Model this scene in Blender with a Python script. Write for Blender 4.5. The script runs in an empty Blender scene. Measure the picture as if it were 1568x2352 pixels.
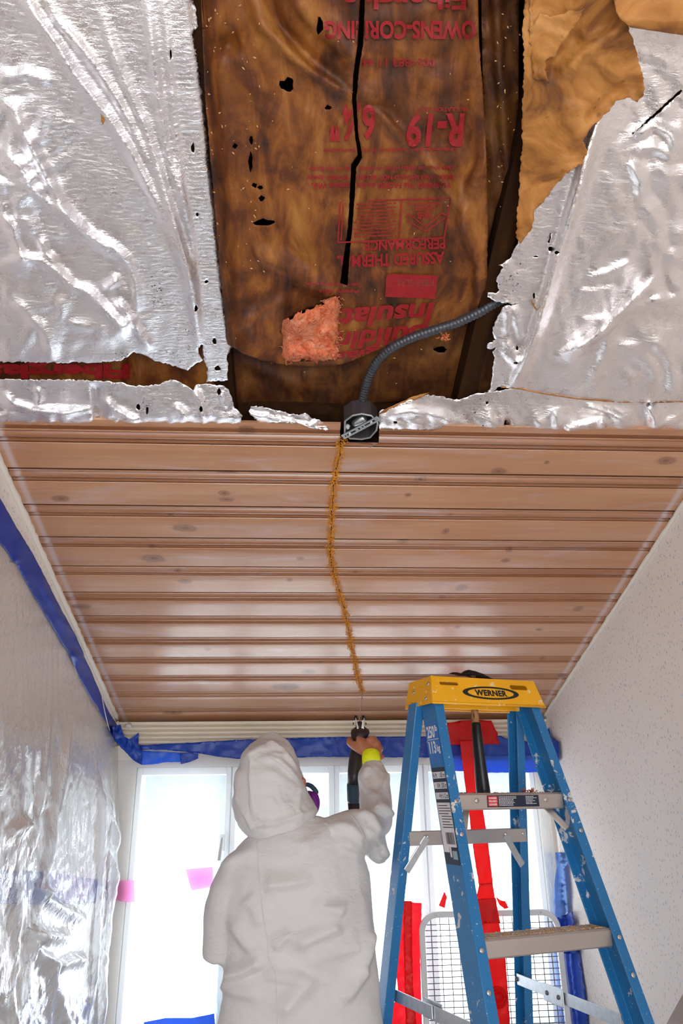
import bpy, bmesh, math, random
import numpy as np
from mathutils import Vector, Matrix, noise
from mathutils.geometry import delaunay_2d_cdt
from mathutils.bvhtree import BVHTree

random.seed(7)
rng = np.random.default_rng(11)
sc = bpy.context.scene
COL = sc.collection

# ---------------------------------------------------------------- camera
F, PITCH, YAW, ROLL = 1661.24, .3816, .0649, -.0141
EYE = Vector((0, 0, 1.45))
CX, CY = 784.0, 1176.0
fw = Vector((math.sin(YAW) * math.cos(PITCH), math.cos(YAW) * math.cos(PITCH), math.sin(PITCH)))
r0 = Vector((math.cos(YAW), -math.sin(YAW), 0)); u0 = r0.cross(fw)
RT = r0 * math.cos(ROLL) + u0 * math.sin(ROLL)
UP = -r0 * math.sin(ROLL) + u0 * math.cos(ROLL)
cd = bpy.data.cameras.new('camera'); cam = bpy.data.objects.new('camera', cd); COL.objects.link(cam)
cd.sensor_fit = 'VERTICAL'; cd.sensor_height = 36; cd.sensor_width = 24
cd.lens = F / 2352 * 36; cd.clip_start = .02
M3 = Matrix((RT, UP, -fw)).transposed()
cam.matrix_world = Matrix.Translation(EYE) @ M3.to_4x4()
sc.camera = cam

# ---------------------------------------------------------------- sky, lamps, exposure
w = bpy.data.worlds.new('overcast_sky'); sc.world = w; w.use_nodes = True
wb = w.node_tree.nodes['Background']
wb.inputs[0].default_value = (.90, .95, 1.0, 1); wb.inputs[1].default_value = 6.0
sc.view_settings.view_transform = 'Standard'; sc.view_settings.look = 'None'
sc.view_settings.exposure = 0.32; sc.view_settings.gamma = 1.0
sc.view_settings.use_curve_mapping = False

def area(name, loc, target, sx, sy, energy, col=(1, 1, 1), portal=False, spread=math.pi):
    l = bpy.data.lights.new(name, 'AREA'); l.shape = 'RECTANGLE'; l.size = sx; l.size_y = sy
    l.energy = energy; l.color = col; l.spread = spread
    if portal: l.cycles.is_portal = True
    o = bpy.data.objects.new(name, l); COL.objects.link(o); o.location = loc
    d = Vector(target) - Vector(loc); o.rotation_euler = d.to_track_quat('-Z', 'Y').to_euler()
    return o
# daylight through the front windows (portal for the sky) and an added, unseen fill lamp behind the camera
area('front_window_portal', (.17, 3.2, 1.15), (.17, 0, 1.15), 1.56, 1.0, 1, portal=True)
area('rear_fill_lamp', (.15, -1.22, .95), (.15, 2.0, 1.0), 1.2, .9, 6.5, (1.0, .93, .88))

# ---------------------------------------------------------------- pixel <-> world helpers (for taking measurements off the photograph)
BE = .3023; HZ = 1.2465 + 1.45; PW = .135; S0 = 1.6768
XL, XR, YF, YB = -.7014, 1.0100, 3.018, -1.25
SD = Vector((0, math.cos(BE), -math.sin(BE))); ND = Vector((0, math.sin(BE), math.cos(BE)))
RTn, UPn, FWn, EYEn, SDn, NDn = (np.array(v) for v in (RT, UP, fw, EYE, SD, ND))
def rays(px, py):
    px = np.atleast_1d(np.asarray(px, float)); py = np.atleast_1d(np.asarray(py, float))
    return ((px - CX) / F)[:, None] * RTn + ((CY - py) / F)[:, None] * UPn + FWn
def aY(px, py, Y): d = rays(px, py); return EYEn + d * ((np.asarray(Y) - EYEn[1]) / d[:, 1])[:, None]
def aX(px, py, X): d = rays(px, py); return EYEn + d * ((np.asarray(X) - EYEn[0]) / d[:, 0])[:, None]
def aC(px, py, n):
    d = rays(px, py); P0 = np.array([0, 0, HZ]); num = (P0 - EYEn) @ NDn + np.asarray(n)
    return EYEn + d * (num / (d @ NDn))[:, None]
def atY(px, py, Y): return Vector(aY(px, py, Y)[0])
def atX(px, py, X): return Vector(aX(px, py, X)[0])
def atC(px, py, n=0): return Vector(aC(px, py, n)[0])
def US(px, py, n=0):
    p = atC(px, py, n); return p.x, (p - Vector((0, 0, HZ))).dot(SD)
def CP(u, s, n=0): return Vector((u, 0, HZ)) + SD * s + ND * n
CEIL_M = Matrix.Translation((0, 0, HZ)) @ Matrix((Vector((1, 0, 0)), SD, ND)).transposed().to_4x4()

# ---------------------------------------------------------------- object helpers
def tag(o, label=None, cat=None, group=None, kind=None):
    if label: o['label'] = label
    if cat: o['category'] = cat
    if group: o['group'] = group
    if kind: o['kind'] = kind
    return o
def empty(name, loc=(0, 0, 0), rz=0, mat=None):
    o = bpy.data.objects.new(name, None); COL.objects.link(o); o.empty_display_size = .05
    o.location = loc; o.rotation_euler = (0, 0, rz)
    if mat is not None: o.matrix_world = mat
    return o
def shade(me, on=True):
    me.polygons.foreach_set('use_smooth', [on] * len(me.polygons))
def mk(name, V, Fc, mat, parent=None, smooth=False, bevel=0, world=False):
    me = bpy.data.meshes.new(name); me.from_pydata([tuple(v) for v in V], [], [tuple(f) for f in Fc]); me.validate()
    if mat: me.materials.append(mat)
    shade(me, smooth)
    o = bpy.data.objects.new(name, me); COL.objects.link(o)
    if parent is not None:
        o.parent = parent
    if bevel:
        b = o.modifiers.new('bevel', 'BEVEL'); b.width = bevel; b.segments = 2; b.limit_method = 'ANGLE'; b.angle_limit = .6
    return o
class MB:
    def __init__(s): s.v = []; s.f = []
    def add(s, V, Fc):
        n = len(s.v); s.v += [Vector(v) for v in V]; s.f += [tuple(i + n for i in f) for f in Fc]; return s
    def box(s, a, b, M=None):
        (x0, y0, z0), (x1, y1, z1) = a, b
        V = [Vector(c) for c in ((x0,y0,z0),(x1,y0,z0),(x1,y1,z0),(x0,y1,z0),(x0,y0,z1),(x1,y0,z1),(x1,y1,z1),(x0,y1,z1))]
        if M is not None: V = [M @ v for v in V]
        return s.add(V, [(0,3,2,1),(4,5,6,7),(0,1,5,4),(1,2,6,5),(2,3,7,6),(3,0,4,7)])
    def hexa(s, V):   # 8 corners, bottom ring then top ring
        return s.add(V, [(0,3,2,1),(4,5,6,7),(0,1,5,4),(1,2,6,5),(2,3,7,6),(3,0,4,7)])
    def bar(s, p, q, wd, ht, up=(0, 0, 1)):   # box beam from p to q
        p, q = Vector(p), Vector(q); d = (q - p).normalized(); upv = Vector(up)
        sx = d.cross(upv).normalized(); uz = sx.cross(d)
        V = [c + sx * a * wd / 2 + uz * b * ht / 2 for c in (p, q) for a, b in ((-1,-1),(1,-1),(1,1),(-1,1))]
        return s.hexa(V)
    def tube(s, pts, rad, seg=10, caps=True):
        pts = [Vector(p) for p in pts]; n = len(pts)
        rad = rad if hasattr(rad, '__len__') else [rad] * n
        T = [(pts[min(i + 1, n - 1)] - pts[max(i - 1, 0)]).normalized() for i in range(n)]
        a = T[0].orthogonal().normalized(); V = []; Fc = []
        for i in range(n):
            a = (a - T[i] * a.dot(T[i])).normalized(); b = T[i].cross(a)
            for k in range(seg):
                t = 2 * math.pi * k / seg; V.append(pts[i] + (a * math.cos(t) + b * math.sin(t)) * rad[i])
        for i in range(n - 1):
            for k in range(seg):
                k2 = (k + 1) % seg; Fc.append((i*seg+k, i*seg+k2, (i+1)*seg+k2, (i+1)*seg+k))
        if caps: Fc += [tuple(range(seg))[::-1], tuple((n-1)*seg+k for k in range(seg))]
        return s.add(V, Fc)
    def rings(s, R, seg=20, caps=True):   # R: list of (centre, axis a, axis b)
        V = []; Fc = []
        for c, a, b in R:
            for k in range(seg):
                t = 2 * math.pi * k / seg; V.append(Vector(c) + Vector(a) * math.cos(t) + Vector(b) * math.sin(t))
        n = len(R)
        for i in range(n - 1):
            for k in range(seg):
                k2 = (k + 1) % seg; Fc.append((i*seg+k, i*seg+k2, (i+1)*seg+k2, (i+1)*seg+k))
        if caps: Fc += [tuple(range(seg))[::-1], tuple((n-1)*seg+k for k in range(seg))]
        return s.add(V, Fc)
    def disc(s, c, nrm, r, h, seg=14, dome=0):
        c = Vector(c); nrm = Vector(nrm).normalized(); a = nrm.orthogonal().normalized(); b = nrm.cross(a)
        R = [(c, a*r, b*r), (c + nrm*h*.7, a*r, b*r), (c + nrm*h, a*r*.72, b*r*.72)]
        if dome: R.append((c + nrm*(h + dome), a*r*.3, b*r*.3))
        return s.rings(R, seg)
    def prism(s, prof, x0, x1, fn=None):   # closed profile of (y,z) swept along x
        n = len(prof)
        V = [Vector((x0, y, z)) for y, z in prof] + [Vector((x1, y, z)) for y, z in prof]
        if fn: V = [fn(v) for v in V]
        return s.add(V, [(i, (i+1) % n, n+(i+1) % n, n+i) for i in range(n)] + [tuple(range(n))[::-1], tuple(range(n, 2*n))])
    def obj(s, name, mat, parent=None, smooth=False, bevel=0, fix=True):
        o = mk(name, s.v, s.f, mat, parent, smooth, bevel)
        if fix:
            bm = bmesh.new(); bm.from_mesh(o.data); bmesh.ops.recalc_face_normals(bm, faces=bm.faces); bm.to_mesh(o.data); bm.free()
            shade(o.data, smooth)
        if smooth and smooth != True:
            o.data.set_sharp_from_angle(angle=smooth) if hasattr(o.data, 'set_sharp_from_angle') else None
        return o
def autosmooth(o, ang=.6):
    shade(o.data, True)
    o.data.set_sharp_from_angle(angle=ang)
    return o
def inpoly(P, poly):
    x, y = P[:, 0], P[:, 1]; ins = np.zeros(len(P), bool); n = len(poly)
    for i in range(n):
        x0, y0 = poly[i]; x1, y1 = poly[(i + 1) % n]
        c = ((y0 > y) != (y1 > y))
        if y0 != y1: ins ^= c & (x < (x1 - x0) * (y - y0) / (y1 - y0) + x0)
    return ins
def densify(poly, step, jag=0):
    out = []
    for i, (a, b) in enumerate(zip(poly, poly[1:] + poly[:1])):
        L = math.hypot(b[0]-a[0], b[1]-a[1]); n = max(1, int(L / step))
        for k in range(n):
            t = k / n; j = jag if L < 400 else 0
            out.append((a[0]+(b[0]-a[0])*t + (random.uniform(-j, j) if k else 0), a[1]+(b[1]-a[1])*t + (random.uniform(-j, j) if k else 0)))
    return out
def tri2d(outline, step, holes=(), jag=0, bstep=None, grid=True):
    ol = densify(outline, bstep or step, jag); hs = [densify(h, (bstep or step), jag * .6) for h in holes]
    P = np.array(ol); x0, y0 = P.min(0); x1, y1 = P.max(0)
    pts = list(ol); edges = [(i, (i + 1) % len(ol)) for i in range(len(ol))]
    for h in hs:
        n = len(pts); pts += h; edges += [(n + i, n + (i + 1) % len(h)) for i in range(len(h))]
    if grid:
        gx, gy = np.meshgrid(np.arange(x0 + step/2, x1, step), np.arange(y0 + step/2, y1, step * .87))
        gx = gx + (np.arange(gx.shape[0]) % 2)[:, None] * step / 2
        G = np.c_[gx.ravel(), gy.ravel()] + rng.uniform(-.15, .15, (gx.size, 2)) * step
        G = G[inpoly(G, ol)]
        for h in hs: G = G[~inpoly(G, h)]
        pts += [tuple(g) for g in G]
    v, e, f, *_ = delaunay_2d_cdt([Vector(p) for p in pts], edges, [], 0, 1e-5)
    V = np.array([tuple(p) for p in v]); Fc = np.array([t for t in f if len(t) == 3])
    C = V[Fc].mean(1); keep = inpoly(C, ol)
    for h in hs: keep &= ~inpoly(C, h)
    return V, Fc[keep]
def sheet(name, outline, surf, step, mat, parent=None, disp=None, holes=(), jag=0, bstep=None, thick=.0005, clamp=None, inv=None):
    V, Fc = tri2d(outline, step, holes, jag, bstep)
    d = disp(V[:, 0], V[:, 1]) if disp else np.zeros(len(V))
    W = surf(V[:, 0], V[:, 1], d)
    if clamp: W[:, 0] = np.clip(W[:, 0], *clamp)
    used = np.unique(Fc); re = -np.ones(len(V), int); re[used] = np.arange(len(used)); W = W[used]; Fc = re[Fc]
    me = bpy.data.meshes.new(name); me.from_pydata(W.tolist(), [], Fc.tolist())
    me.materials.append(mat); shade(me)
    o = bpy.data.objects.new(name, me); COL.objects.link(o)
    if inv is not None:
        me.transform(inv.inverted()); o.matrix_world = inv
    if parent is not None:
        o.parent = parent
        if inv is not None: o.matrix_parent_inverse = parent.matrix_world.inverted()
    if thick:
        m = o.modifiers.new('thickness', 'SOLIDIFY'); m.thickness = thick; m.offset = 0
    return o

# ---- displacement functions in measured coordinates
def vnoise(x, y, sc_, seed=0):
    x = x / sc_ + seed * 17.3; y = y / sc_ + seed * 9.1
    xi = np.floor(x).astype(int); yi = np.floor(y).astype(int); fx = x - xi; fy = y - yi
    fx = fx*fx*(3-2*fx); fy = fy*fy*(3-2*fy)
    def h(a, b):
        n = np.sin(a * 127.1 + b * 311.7 + seed * 74.7) * 43758.5453; return n - np.floor(n)
    return (h(xi, yi)*(1-fx) + h(xi+1, yi)*fx)*(1-fy) + (h(xi, yi+1)*(1-fx) + h(xi+1, yi+1)*fx)*fy
def crumple(x, y, size, seed=0, n=5):
    R = np.random.default_rng(seed); out = np.zeros_like(x)
    wx = (vnoise(x, y, size*1.3, seed+1) - .5) * size * 1.1; wy = (vnoise(x, y, size*1.3, seed+2) - .5) * size * 1.1
    for i in range(n):
        a = R.uniform(0, math.pi); f = R.uniform(.6, 1.5) / size
        t = ((x+wx)*math.cos(a) + (y+wy)*math.sin(a)) * f + R.uniform(0, 9)
        tri = np.abs(t - np.floor(t) - .5) * 2
        out += tri * (vnoise(x, y, size*1.7, seed+10+i)) / n
    return out
def ridge(x, y, pts, wd, ht, sharp=1.0, taper=True):
    best = np.full(len(x), 1e9); tt = np.zeros(len(x)); n = len(pts) - 1; side = np.zeros(len(x))
    for i in range(n):
        ax, ay = pts[i]; bx, by = pts[i+1]; dx, dy = bx-ax, by-ay; L2 = dx*dx+dy*dy
        t = np.clip(((x-ax)*dx + (y-ay)*dy)/L2, 0, 1); qx = ax+dx*t-x; qy = ay+dy*t-y; d = np.hypot(qx, qy)
        m = d < best; best = np.where(m, d, best); tt = np.where(m, (i+t)/n, tt); side = np.where(m, np.sign(dx*qy-dy*qx), side)
    wv = np.where(side > 0, wd * 1.5, wd * .85)
    p = np.exp(-(best / wv) ** (2 * sharp))
    if taper: p = p * np.minimum(1, 5*tt+.15) * np.minimum(1, 5*(1-tt)+.15)
    return ht * p
# ---------------------------------------------------------------- materials
class NT:
    def __init__(s, name):
        s.m = bpy.data.materials.new(name); s.m.use_nodes = True; s.t = s.m.node_tree; s.n = s.t.nodes
        s.b = s.n['Principled BSDF']; s.out = s.n['Material Output']
    def a(s, typ, props=None, **inp):
        k = s.n.new('ShaderNode' + typ)
        for p, v in (props or {}).items(): setattr(k, p, v)
        for p, v in inp.items():
            key = int(p[1:]) if p[0] == 'i' and p[1:].isdigit() else p.replace('_', ' ')
            s.put(k.inputs[key], v)
        return k
    def put(s, sock, v):
        if isinstance(v, bpy.types.NodeSocket): s.t.links.new(v, sock)
        elif isinstance(v, bpy.types.Node): s.t.links.new(v.outputs[0], sock)
        elif hasattr(sock.default_value, '__len__') and not hasattr(v, '__len__'): sock.default_value = [v] * len(sock.default_value)
        elif hasattr(v, '__len__') and len(v) == 3 and len(sock.default_value) == 4: sock.default_value = (*v, 1)
        else: sock.default_value = v
    def coord(s, scale=(1, 1, 1), ob=None, loc=(0, 0, 0), rot=(0, 0, 0), which='Object'):
        tc = s.n.new('ShaderNodeTexCoord')
        if ob: tc.object = ob
        return s.a('Mapping', i0=tc.outputs[which], i3=scale, i1=loc, i2=rot)
    def noise(s, vec, scale, detail=4, rough=.55, dist=0):
        return s.a('TexNoise', Vector=vec, Scale=scale, Detail=detail, Roughness=rough, Distortion=dist)
    def vor(s, vec, scale, feature='F1', rnd=1.0, **k):
        return s.a('TexVoronoi', dict(feature=feature), Vector=vec, Scale=scale, Randomness=rnd)
    def ramp(s, fac, *stops, interp='LINEAR'):
        r = s.a('ValToRGB', i0=fac); r.color_ramp.interpolation = interp; e = r.color_ramp.elements
        while len(e) < len(stops): e.new(.5)
        for x, (p, c) in zip(e, stops): x.position = p; x.color = (*c, 1) if hasattr(c, '__len__') else (c, c, c, 1)
        return r
    def mix(s, fac, a, b, mode='MIX'):
        k = s.n.new('ShaderNodeMix'); k.data_type = 'RGBA'; k.blend_type = mode
        s.put(k.inputs[0], fac); s.put(k.inputs[6], a); s.put(k.inputs[7], b); return k.outputs[2]
    def math(s, op, a, b=0, c=None):
        k = s.n.new('ShaderNodeMath'); k.operation = op; s.put(k.inputs[0], a); s.put(k.inputs[1], b)
        if c is not None: s.put(k.inputs[2], c)
        return k.outputs[0]
    def bump(s, h, strength=.3, dist=.01, nrm=None):
        k = s.a('Bump', Height=h, Strength=strength, Distance=dist)
        if nrm is not None: s.put(k.inputs['Normal'], nrm)
        return k.outputs[0]
    def set(s, **k):
        for p, v in k.items(): s.put(s.b.inputs[p.replace('_', ' ')], v)
        return s.m
def plain(name, col, rough=.5, metal=0, bump=0, bscale=60, var=.0, vscale=8, **k):
    q = NT(name); c = col
    if var:
        n = q.noise(q.coord(), vscale, 5)
        c = q.mix(n.outputs[0], tuple(min(1, x*(1-var)) for x in col), tuple(min(1, x*(1+var)) for x in col))
    q.set(Base_Color=c, Roughness=rough, Metallic=metal, **k)
    if bump: q.set(Normal=q.bump(q.noise(q.coord(), bscale, 4).outputs[0], bump, .004))
    return q.m

ceil_frame = None
def m_foil(name, tint=(.90, .90, .92), seed=0, stain=.5):
    q = NT(name); co = q.coord(loc=(seed, seed, 0))
    wv = q.noise(q.coord((60, 190, 60), loc=(seed, 0, 0)), 1, 5, .6, .4)        # fine crinkle lines across the sheet
    w2 = q.noise(q.coord((330, 420, 330)), 1, 3, .6)
    w3 = q.noise(co, 26, 4, .5, .8)
    h = q.math('ADD', q.math('MULTIPLY', wv.outputs[0], .55), q.math('ADD', q.math('MULTIPLY', w2.outputs[0], .22), q.math('MULTIPLY', w3.outputs[0], .22)))
    st = q.ramp(q.noise(co, 5.5, 5, .6, 1.0).outputs[0], (.56, 0.0), (.78, stain))
    c = q.mix(st.outputs[0], tint, (.80, .66, .42))
    sp = q.vor(q.coord(), 95); k = q.ramp(sp.outputs['Distance'], (.07, 1.0), (.12, 0.0))
    keep = q.ramp(q.noise(co, 12, 3).outputs[0], (.70, 0.0), (.74, 1.0))
    spk = q.math('MULTIPLY', k.outputs[0], keep.outputs[0])
    c = q.mix(spk, c, (.03, .02, .015))
    q.set(Base_Color=c, Roughness=q.ramp(w3.outputs[0], (.3, .22), (.7, .36)).outputs[0],
          Metallic=q.math('SUBTRACT', 1.0, spk), Normal=q.bump(h, .60, .005))
    return q.m
def m_kraft(name, dark=1.0, seed=0):
    q = NT(name); co = q.coord(loc=(seed*3.1, seed, 0))
    f = q.noise(q.coord((26, 8, 20), loc=(seed, 0, 0)), 1, 6, .65, .6)
    big = q.noise(co, 7, 5, .6, .8)
    v = q.math('ADD', q.math('MULTIPLY', f.outputs[0], .5), q.math('MULTIPLY', big.outputs[0], .5))
    c = q.ramp(v, (.37, tuple(dark*x for x in (.030, .008, .0015))), (.465, tuple(dark*x for x in (.120, .030, .003))), (.545, tuple(dark*x for x in (.25, .080, .010))), (.66, tuple(dark*x for x in (.42, .175, .032))))
    q.set(Base_Color=c.outputs[0], Roughness=.62, Normal=q.bump(q.noise(q.coord((90, 60, 60)), 1, 5, .65).outputs[0], .25, .003))
    return q.m
MAT = {}
MAT['kraft'] = m_kraft('brown_kraft_paper', 1.0)
MAT['kraft_dark'] = m_kraft('dark_kraft_paper', .55, 2)  # same kraft paper in a darker tone
MAT['kraft_back'] = None
q = NT('torn_kraft_backing'); co = q.coord()
n1 = q.noise(co, 10, 6, .62, 1.2); n2 = q.noise(co, 45, 4)
c = q.ramp(n1.outputs[0], (.30, (.13, .042, .007)), (.43, (.33, .125, .020)), (.56, (.50, .215, .048)), (.75, (.64, .34, .13)))
sp = q.ramp(n2.outputs[0], (.66, 0.0), (.73, .8))
q.set(Base_Color=q.mix(sp.outputs[0], c.outputs[0], (.16, .06, .02)), Roughness=.65, Normal=q.bump(n1.outputs[0], .35, .008)); MAT['kraft_back'] = q.m
MAT['foil'] = m_foil('aluminium_foil_facing', (.93, .92, .96), 0, .45)
MAT['foil_warm'] = m_foil('aluminium_foil_facing_right', (.97, .94, .95), 5, .30)
MAT['red_print'] = plain('red_ink_on_kraft', (.30, .006, .010), .6, var=.35, vscale=60)
MAT['black'] = plain('charred_black', (.006, .004, .003), .9)
q = NT('rafter_lumber'); co = q.coord((30, 2, 30))
q.set(Base_Color=q.ramp(q.noise(co, 1, 5, .6, .5).outputs[0], (.3, (.018, .007, .003)), (.7, (.045, .018, .006))).outputs[0], Roughness=.85, Specular_IOR_Level=.08); MAT['rafter'] = q.m
q = NT('pink_glass_wool'); co = q.coord()
n1 = q.noise(co, 38, 6, .7, 1.5); n2 = q.noise(q.coord((160, 60, 100)), 1, 4, .7, 2)
q.set(Base_Color=q.ramp(n1.outputs[0], (.3, (.48, .05, .02)), (.5, (.95, .26, .11)), (.72, (1.0, .56, .40))).outputs[0], Roughness=.95,
      Normal=q.bump(q.math('ADD', n1.outputs[0], n2.outputs[0]), .8, .006), Subsurface_Weight=.25, Subsurface_Radius=(.01, .005, .003)); MAT['wool'] = q.m

# stained pine boards; the knots sit where they sit in the wood (ceiling coordinates)
KN = [(1530,1058,22,9),(1145,1083,17,8),(965,1101,15,7),(1255,1062,6,4),(515,1133,14,6),(520,1147,17,5),(140,1145,20,7),(425,1213,27,8),(390,1183,7,5),(352,1283,26,9),(348,1255,8,5),(408,1311,8,5),
 (425,1335,15,5),(690,1283,9,4),(665,1332,7,4),(937,1137,8,4),(1033,1184,6,5),(1023,1220,8,7),(925,1244,14,5),(1170,1263,8,5),(1162,1287,11,5),(815,1315,6,4),(1060,1350,14,7),(1015,1373,9,4),
 (1315,1375,7,3),(1328,1398,11,6),(1050,1440,8,3),(1238,1446,8,3),(185,1393,22,6),(477,1491,8,4),(708,1543,16,6),(655,1577,32,7),(735,1520,6,3),(398,1637,22,4),(1245,1513,6,3),(566,993,20,9),(1290,1552,10,5),(520,1085,24,4)]
def m_pine(ref):
    q = NT('stained_pine_board'); tc = q.n.new('ShaderNodeTexCoord'); tc.object = ref; P = tc.outputs['Object']
    ring = None; mask = None
    for (px, py, rx, ry) in KN:
        u, s = US(px, py); u2, _ = US(px+rx, py); _, s2 = US(px, py+ry); ru = abs(u2-u); rs = abs(s2-s)
        mp = q.a('Mapping', i0=P, i1=(-u/ru, -s/rs, 0), i3=(1/ru, 1/rs, 0))
        ln = q.a('VectorMath', dict(operation='LENGTH'), i0=mp).outputs['Value']
        mask = ln if mask is None else q.math('MINIMUM', mask, ln)
    pull = q.ramp(q.math('DIVIDE', mask, 6.0), (0.0, 1.0), (.6, 0.0)).outputs[0]
    rnd = q.n.new('ShaderNodeObjectInfo').outputs['Random']
    off = q.a('CombineXYZ', X=q.math('MULTIPLY', rnd, 13.0), Y=q.math('MULTIPLY', rnd, 5.0), Z=0)
    pv = q.a('VectorMath', dict(operation='ADD'), i0=P, i1=off)
    mp = q.a('Mapping', i0=pv, i3=(2.2, 60, 40))
    g = q.noise(mp, 1, 6, .62, q.math('ADD', .35, q.math('MULTIPLY', pull, 1.6)))
    g2 = q.noise(q.a('Mapping', i0=pv, i3=(5, 260, 80)), 1, 3, .6, .3)
    tone = q.noise(q.a('Mapping', i0=pv, i3=(1.6, 7, 5)), 1, 3, .5, .6)
    v = q.math('ADD', q.math('MULTIPLY', g.outputs[0], .38), q.math('ADD', q.math('MULTIPLY', tone.outputs[0], .52), q.math('MULTIPLY', rnd, .10)))
    c = q.ramp(v, (.30, (.40, .175, .080)), (.48, (.48, .235, .120)), (.62, (.55, .300, .175)), (.78, (.58, .36, .26)))
    c = q.mix(q.math('MULTIPLY', q.ramp(g2.outputs[0], (.5, 0.0), (.72, 1.0)).outputs[0], .12), c.outputs[0], (.30, .13, .06))
    wash = q.ramp(q.noise(q.a('Mapping', i0=pv, i3=(2.8, 15, 9)), 1, 4, .55, 1.0).outputs[0], (.55, 0.0), (.78, .50))  # lavender tone in random patches
    c = q.mix(wash.outputs[0], c, (.54, .46, .52))
    sx = q.a('SeparateXYZ', i0=P)
    # the moulded bead of every board takes a darker, browner tone than the flats
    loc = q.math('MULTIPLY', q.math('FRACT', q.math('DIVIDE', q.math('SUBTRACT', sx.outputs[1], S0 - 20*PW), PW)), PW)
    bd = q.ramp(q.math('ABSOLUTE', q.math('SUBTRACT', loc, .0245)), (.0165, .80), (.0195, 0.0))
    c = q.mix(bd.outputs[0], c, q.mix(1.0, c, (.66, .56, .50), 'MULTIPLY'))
    # pale bands where masking once ran along both walls, weathered grey top edge next to the hole
    for e, sg in ((XL, 1), (XR, -1)):
        dd = q.math('ABSOLUTE', q.math('SUBTRACT', q.math('MULTIPLY', q.math('SUBTRACT', sx.outputs[0], e), sg), .030))
        c = q.mix(q.ramp(dd, (.003, .5), (.011, 0.0)).outputs[0], c, (.62, .58, .64))
    wr = q.noise(q.a('Mapping', i0=P, i3=(45, 45, 20)), 1, 4, .6)
    m2 = q.math('ADD', mask, q.math('MULTIPLY', q.math('SUBTRACT', wr.outputs[0], .5), .9))
    kc = q.ramp(q.math('MULTIPLY', m2, .5), (.05, (.13, .050, .025)), (.28, (.30, .14, .075)), (.42, (.14, .060, .035)), (.62, (.36, .17, .09)))
    kf = q.ramp(q.math('MULTIPLY', m2, .5), (.30, .80), (.66, .0))
    c = q.mix(kf.outputs[0], c, kc.outputs[0])
    q.set(Base_Color=c, Roughness=q.ramp(g.outputs[0], (.3, .30), (.7, .42)).outputs[0], Coat_Weight=.6, Coat_Roughness=.22,
          Normal=q.bump(g2.outputs[0], .10, .002))
    return q.m
MAT['fresh_wood'] = plain('fresh_orange_sawn_wood', (.92, .31, .02), .85, var=.45, vscale=90)

def m_wallpaper():
    q = NT('floral_speckled_wallpaper'); tc = q.n.new('ShaderNodeTexCoord')
    sx = q.a('SeparateXYZ', i0=tc.outputs['Object'])
    cv = q.a('CombineXYZ', X=q.math('ADD', sx.outputs[0], sx.outputs[1]), Y=sx.outputs[2], Z=0)
    wob = q.noise(cv, 70, 2); col = (.80, .735, .66)
    c = q.mix(q.noise(cv, 5, 3).outputs[0], (.84, .77, .71), (.87, .81, .76))
    for sc_, seed, cc, th in ((70, 0, (.25, .26, .33), .165), (78, 3.3, (.33, .24, .19), .16), (96, 7.7, (.45, .47, .56), .20)):
        mp = q.a('Mapping', i0=cv, i1=(seed, seed*.7, 0), i2=(0, 0, .5+seed), i3=(1, .62, 1))
        dv = q.a('VectorMath', dict(operation='ADD'), i0=mp, i1=q.a('VectorMath', dict(operation='SCALE'), i0=wob.outputs['Color'], Scale=.008))
        vo = q.vor(dv, sc_); rc = q.a('SeparateColor', i0=vo.outputs['Color'])
        m = q.math('MULTIPLY', q.ramp(vo.outputs['Distance'], (th*.75, 1.0), (th*1.1, 0.0)).outputs[0], q.math('GREATER_THAN', rc.outputs[0], .20))
        c = q.mix(q.math('MULTIPLY', m, .62), c, cc)
    q.set(Base_Color=c, Roughness=.6); return q.m
MAT['wallpaper'] = m_wallpaper()
MAT['white_trim'] = plain('cream_painted_trim', (.76, .66, .52), .42, var=.08, vscale=12)
MAT['white_paint'] = plain('white_window_paint', (.80, .82, .84), .4)
MAT['caulk'] = plain('rough_cream_caulk', (.72, .66, .58), .7, bump=.4, bscale=90)
MAT['floor'] = plain('dark_brown_floor', (.42, .37, .33), .8, var=.1)
MAT['plaster'] = plain('cream_plaster', (.74, .69, .62), .7)
MAT['panelling'] = plain('tan_panelling', (.42, .34, .27), .6, var=.2)
q = NT('window_glass'); tr = q.a('BsdfTransparent', Color=(.96, .98, .98)); gl = q.a('BsdfGlossy', Roughness=.03)
mx = q.a('MixShader', Fac=.06); q.put(mx.inputs[1], tr.outputs[0]); q.put(mx.inputs[2], gl.outputs[0]); q.put(q.out.inputs[0], mx.outputs[0]); MAT['glass'] = q.m
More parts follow.
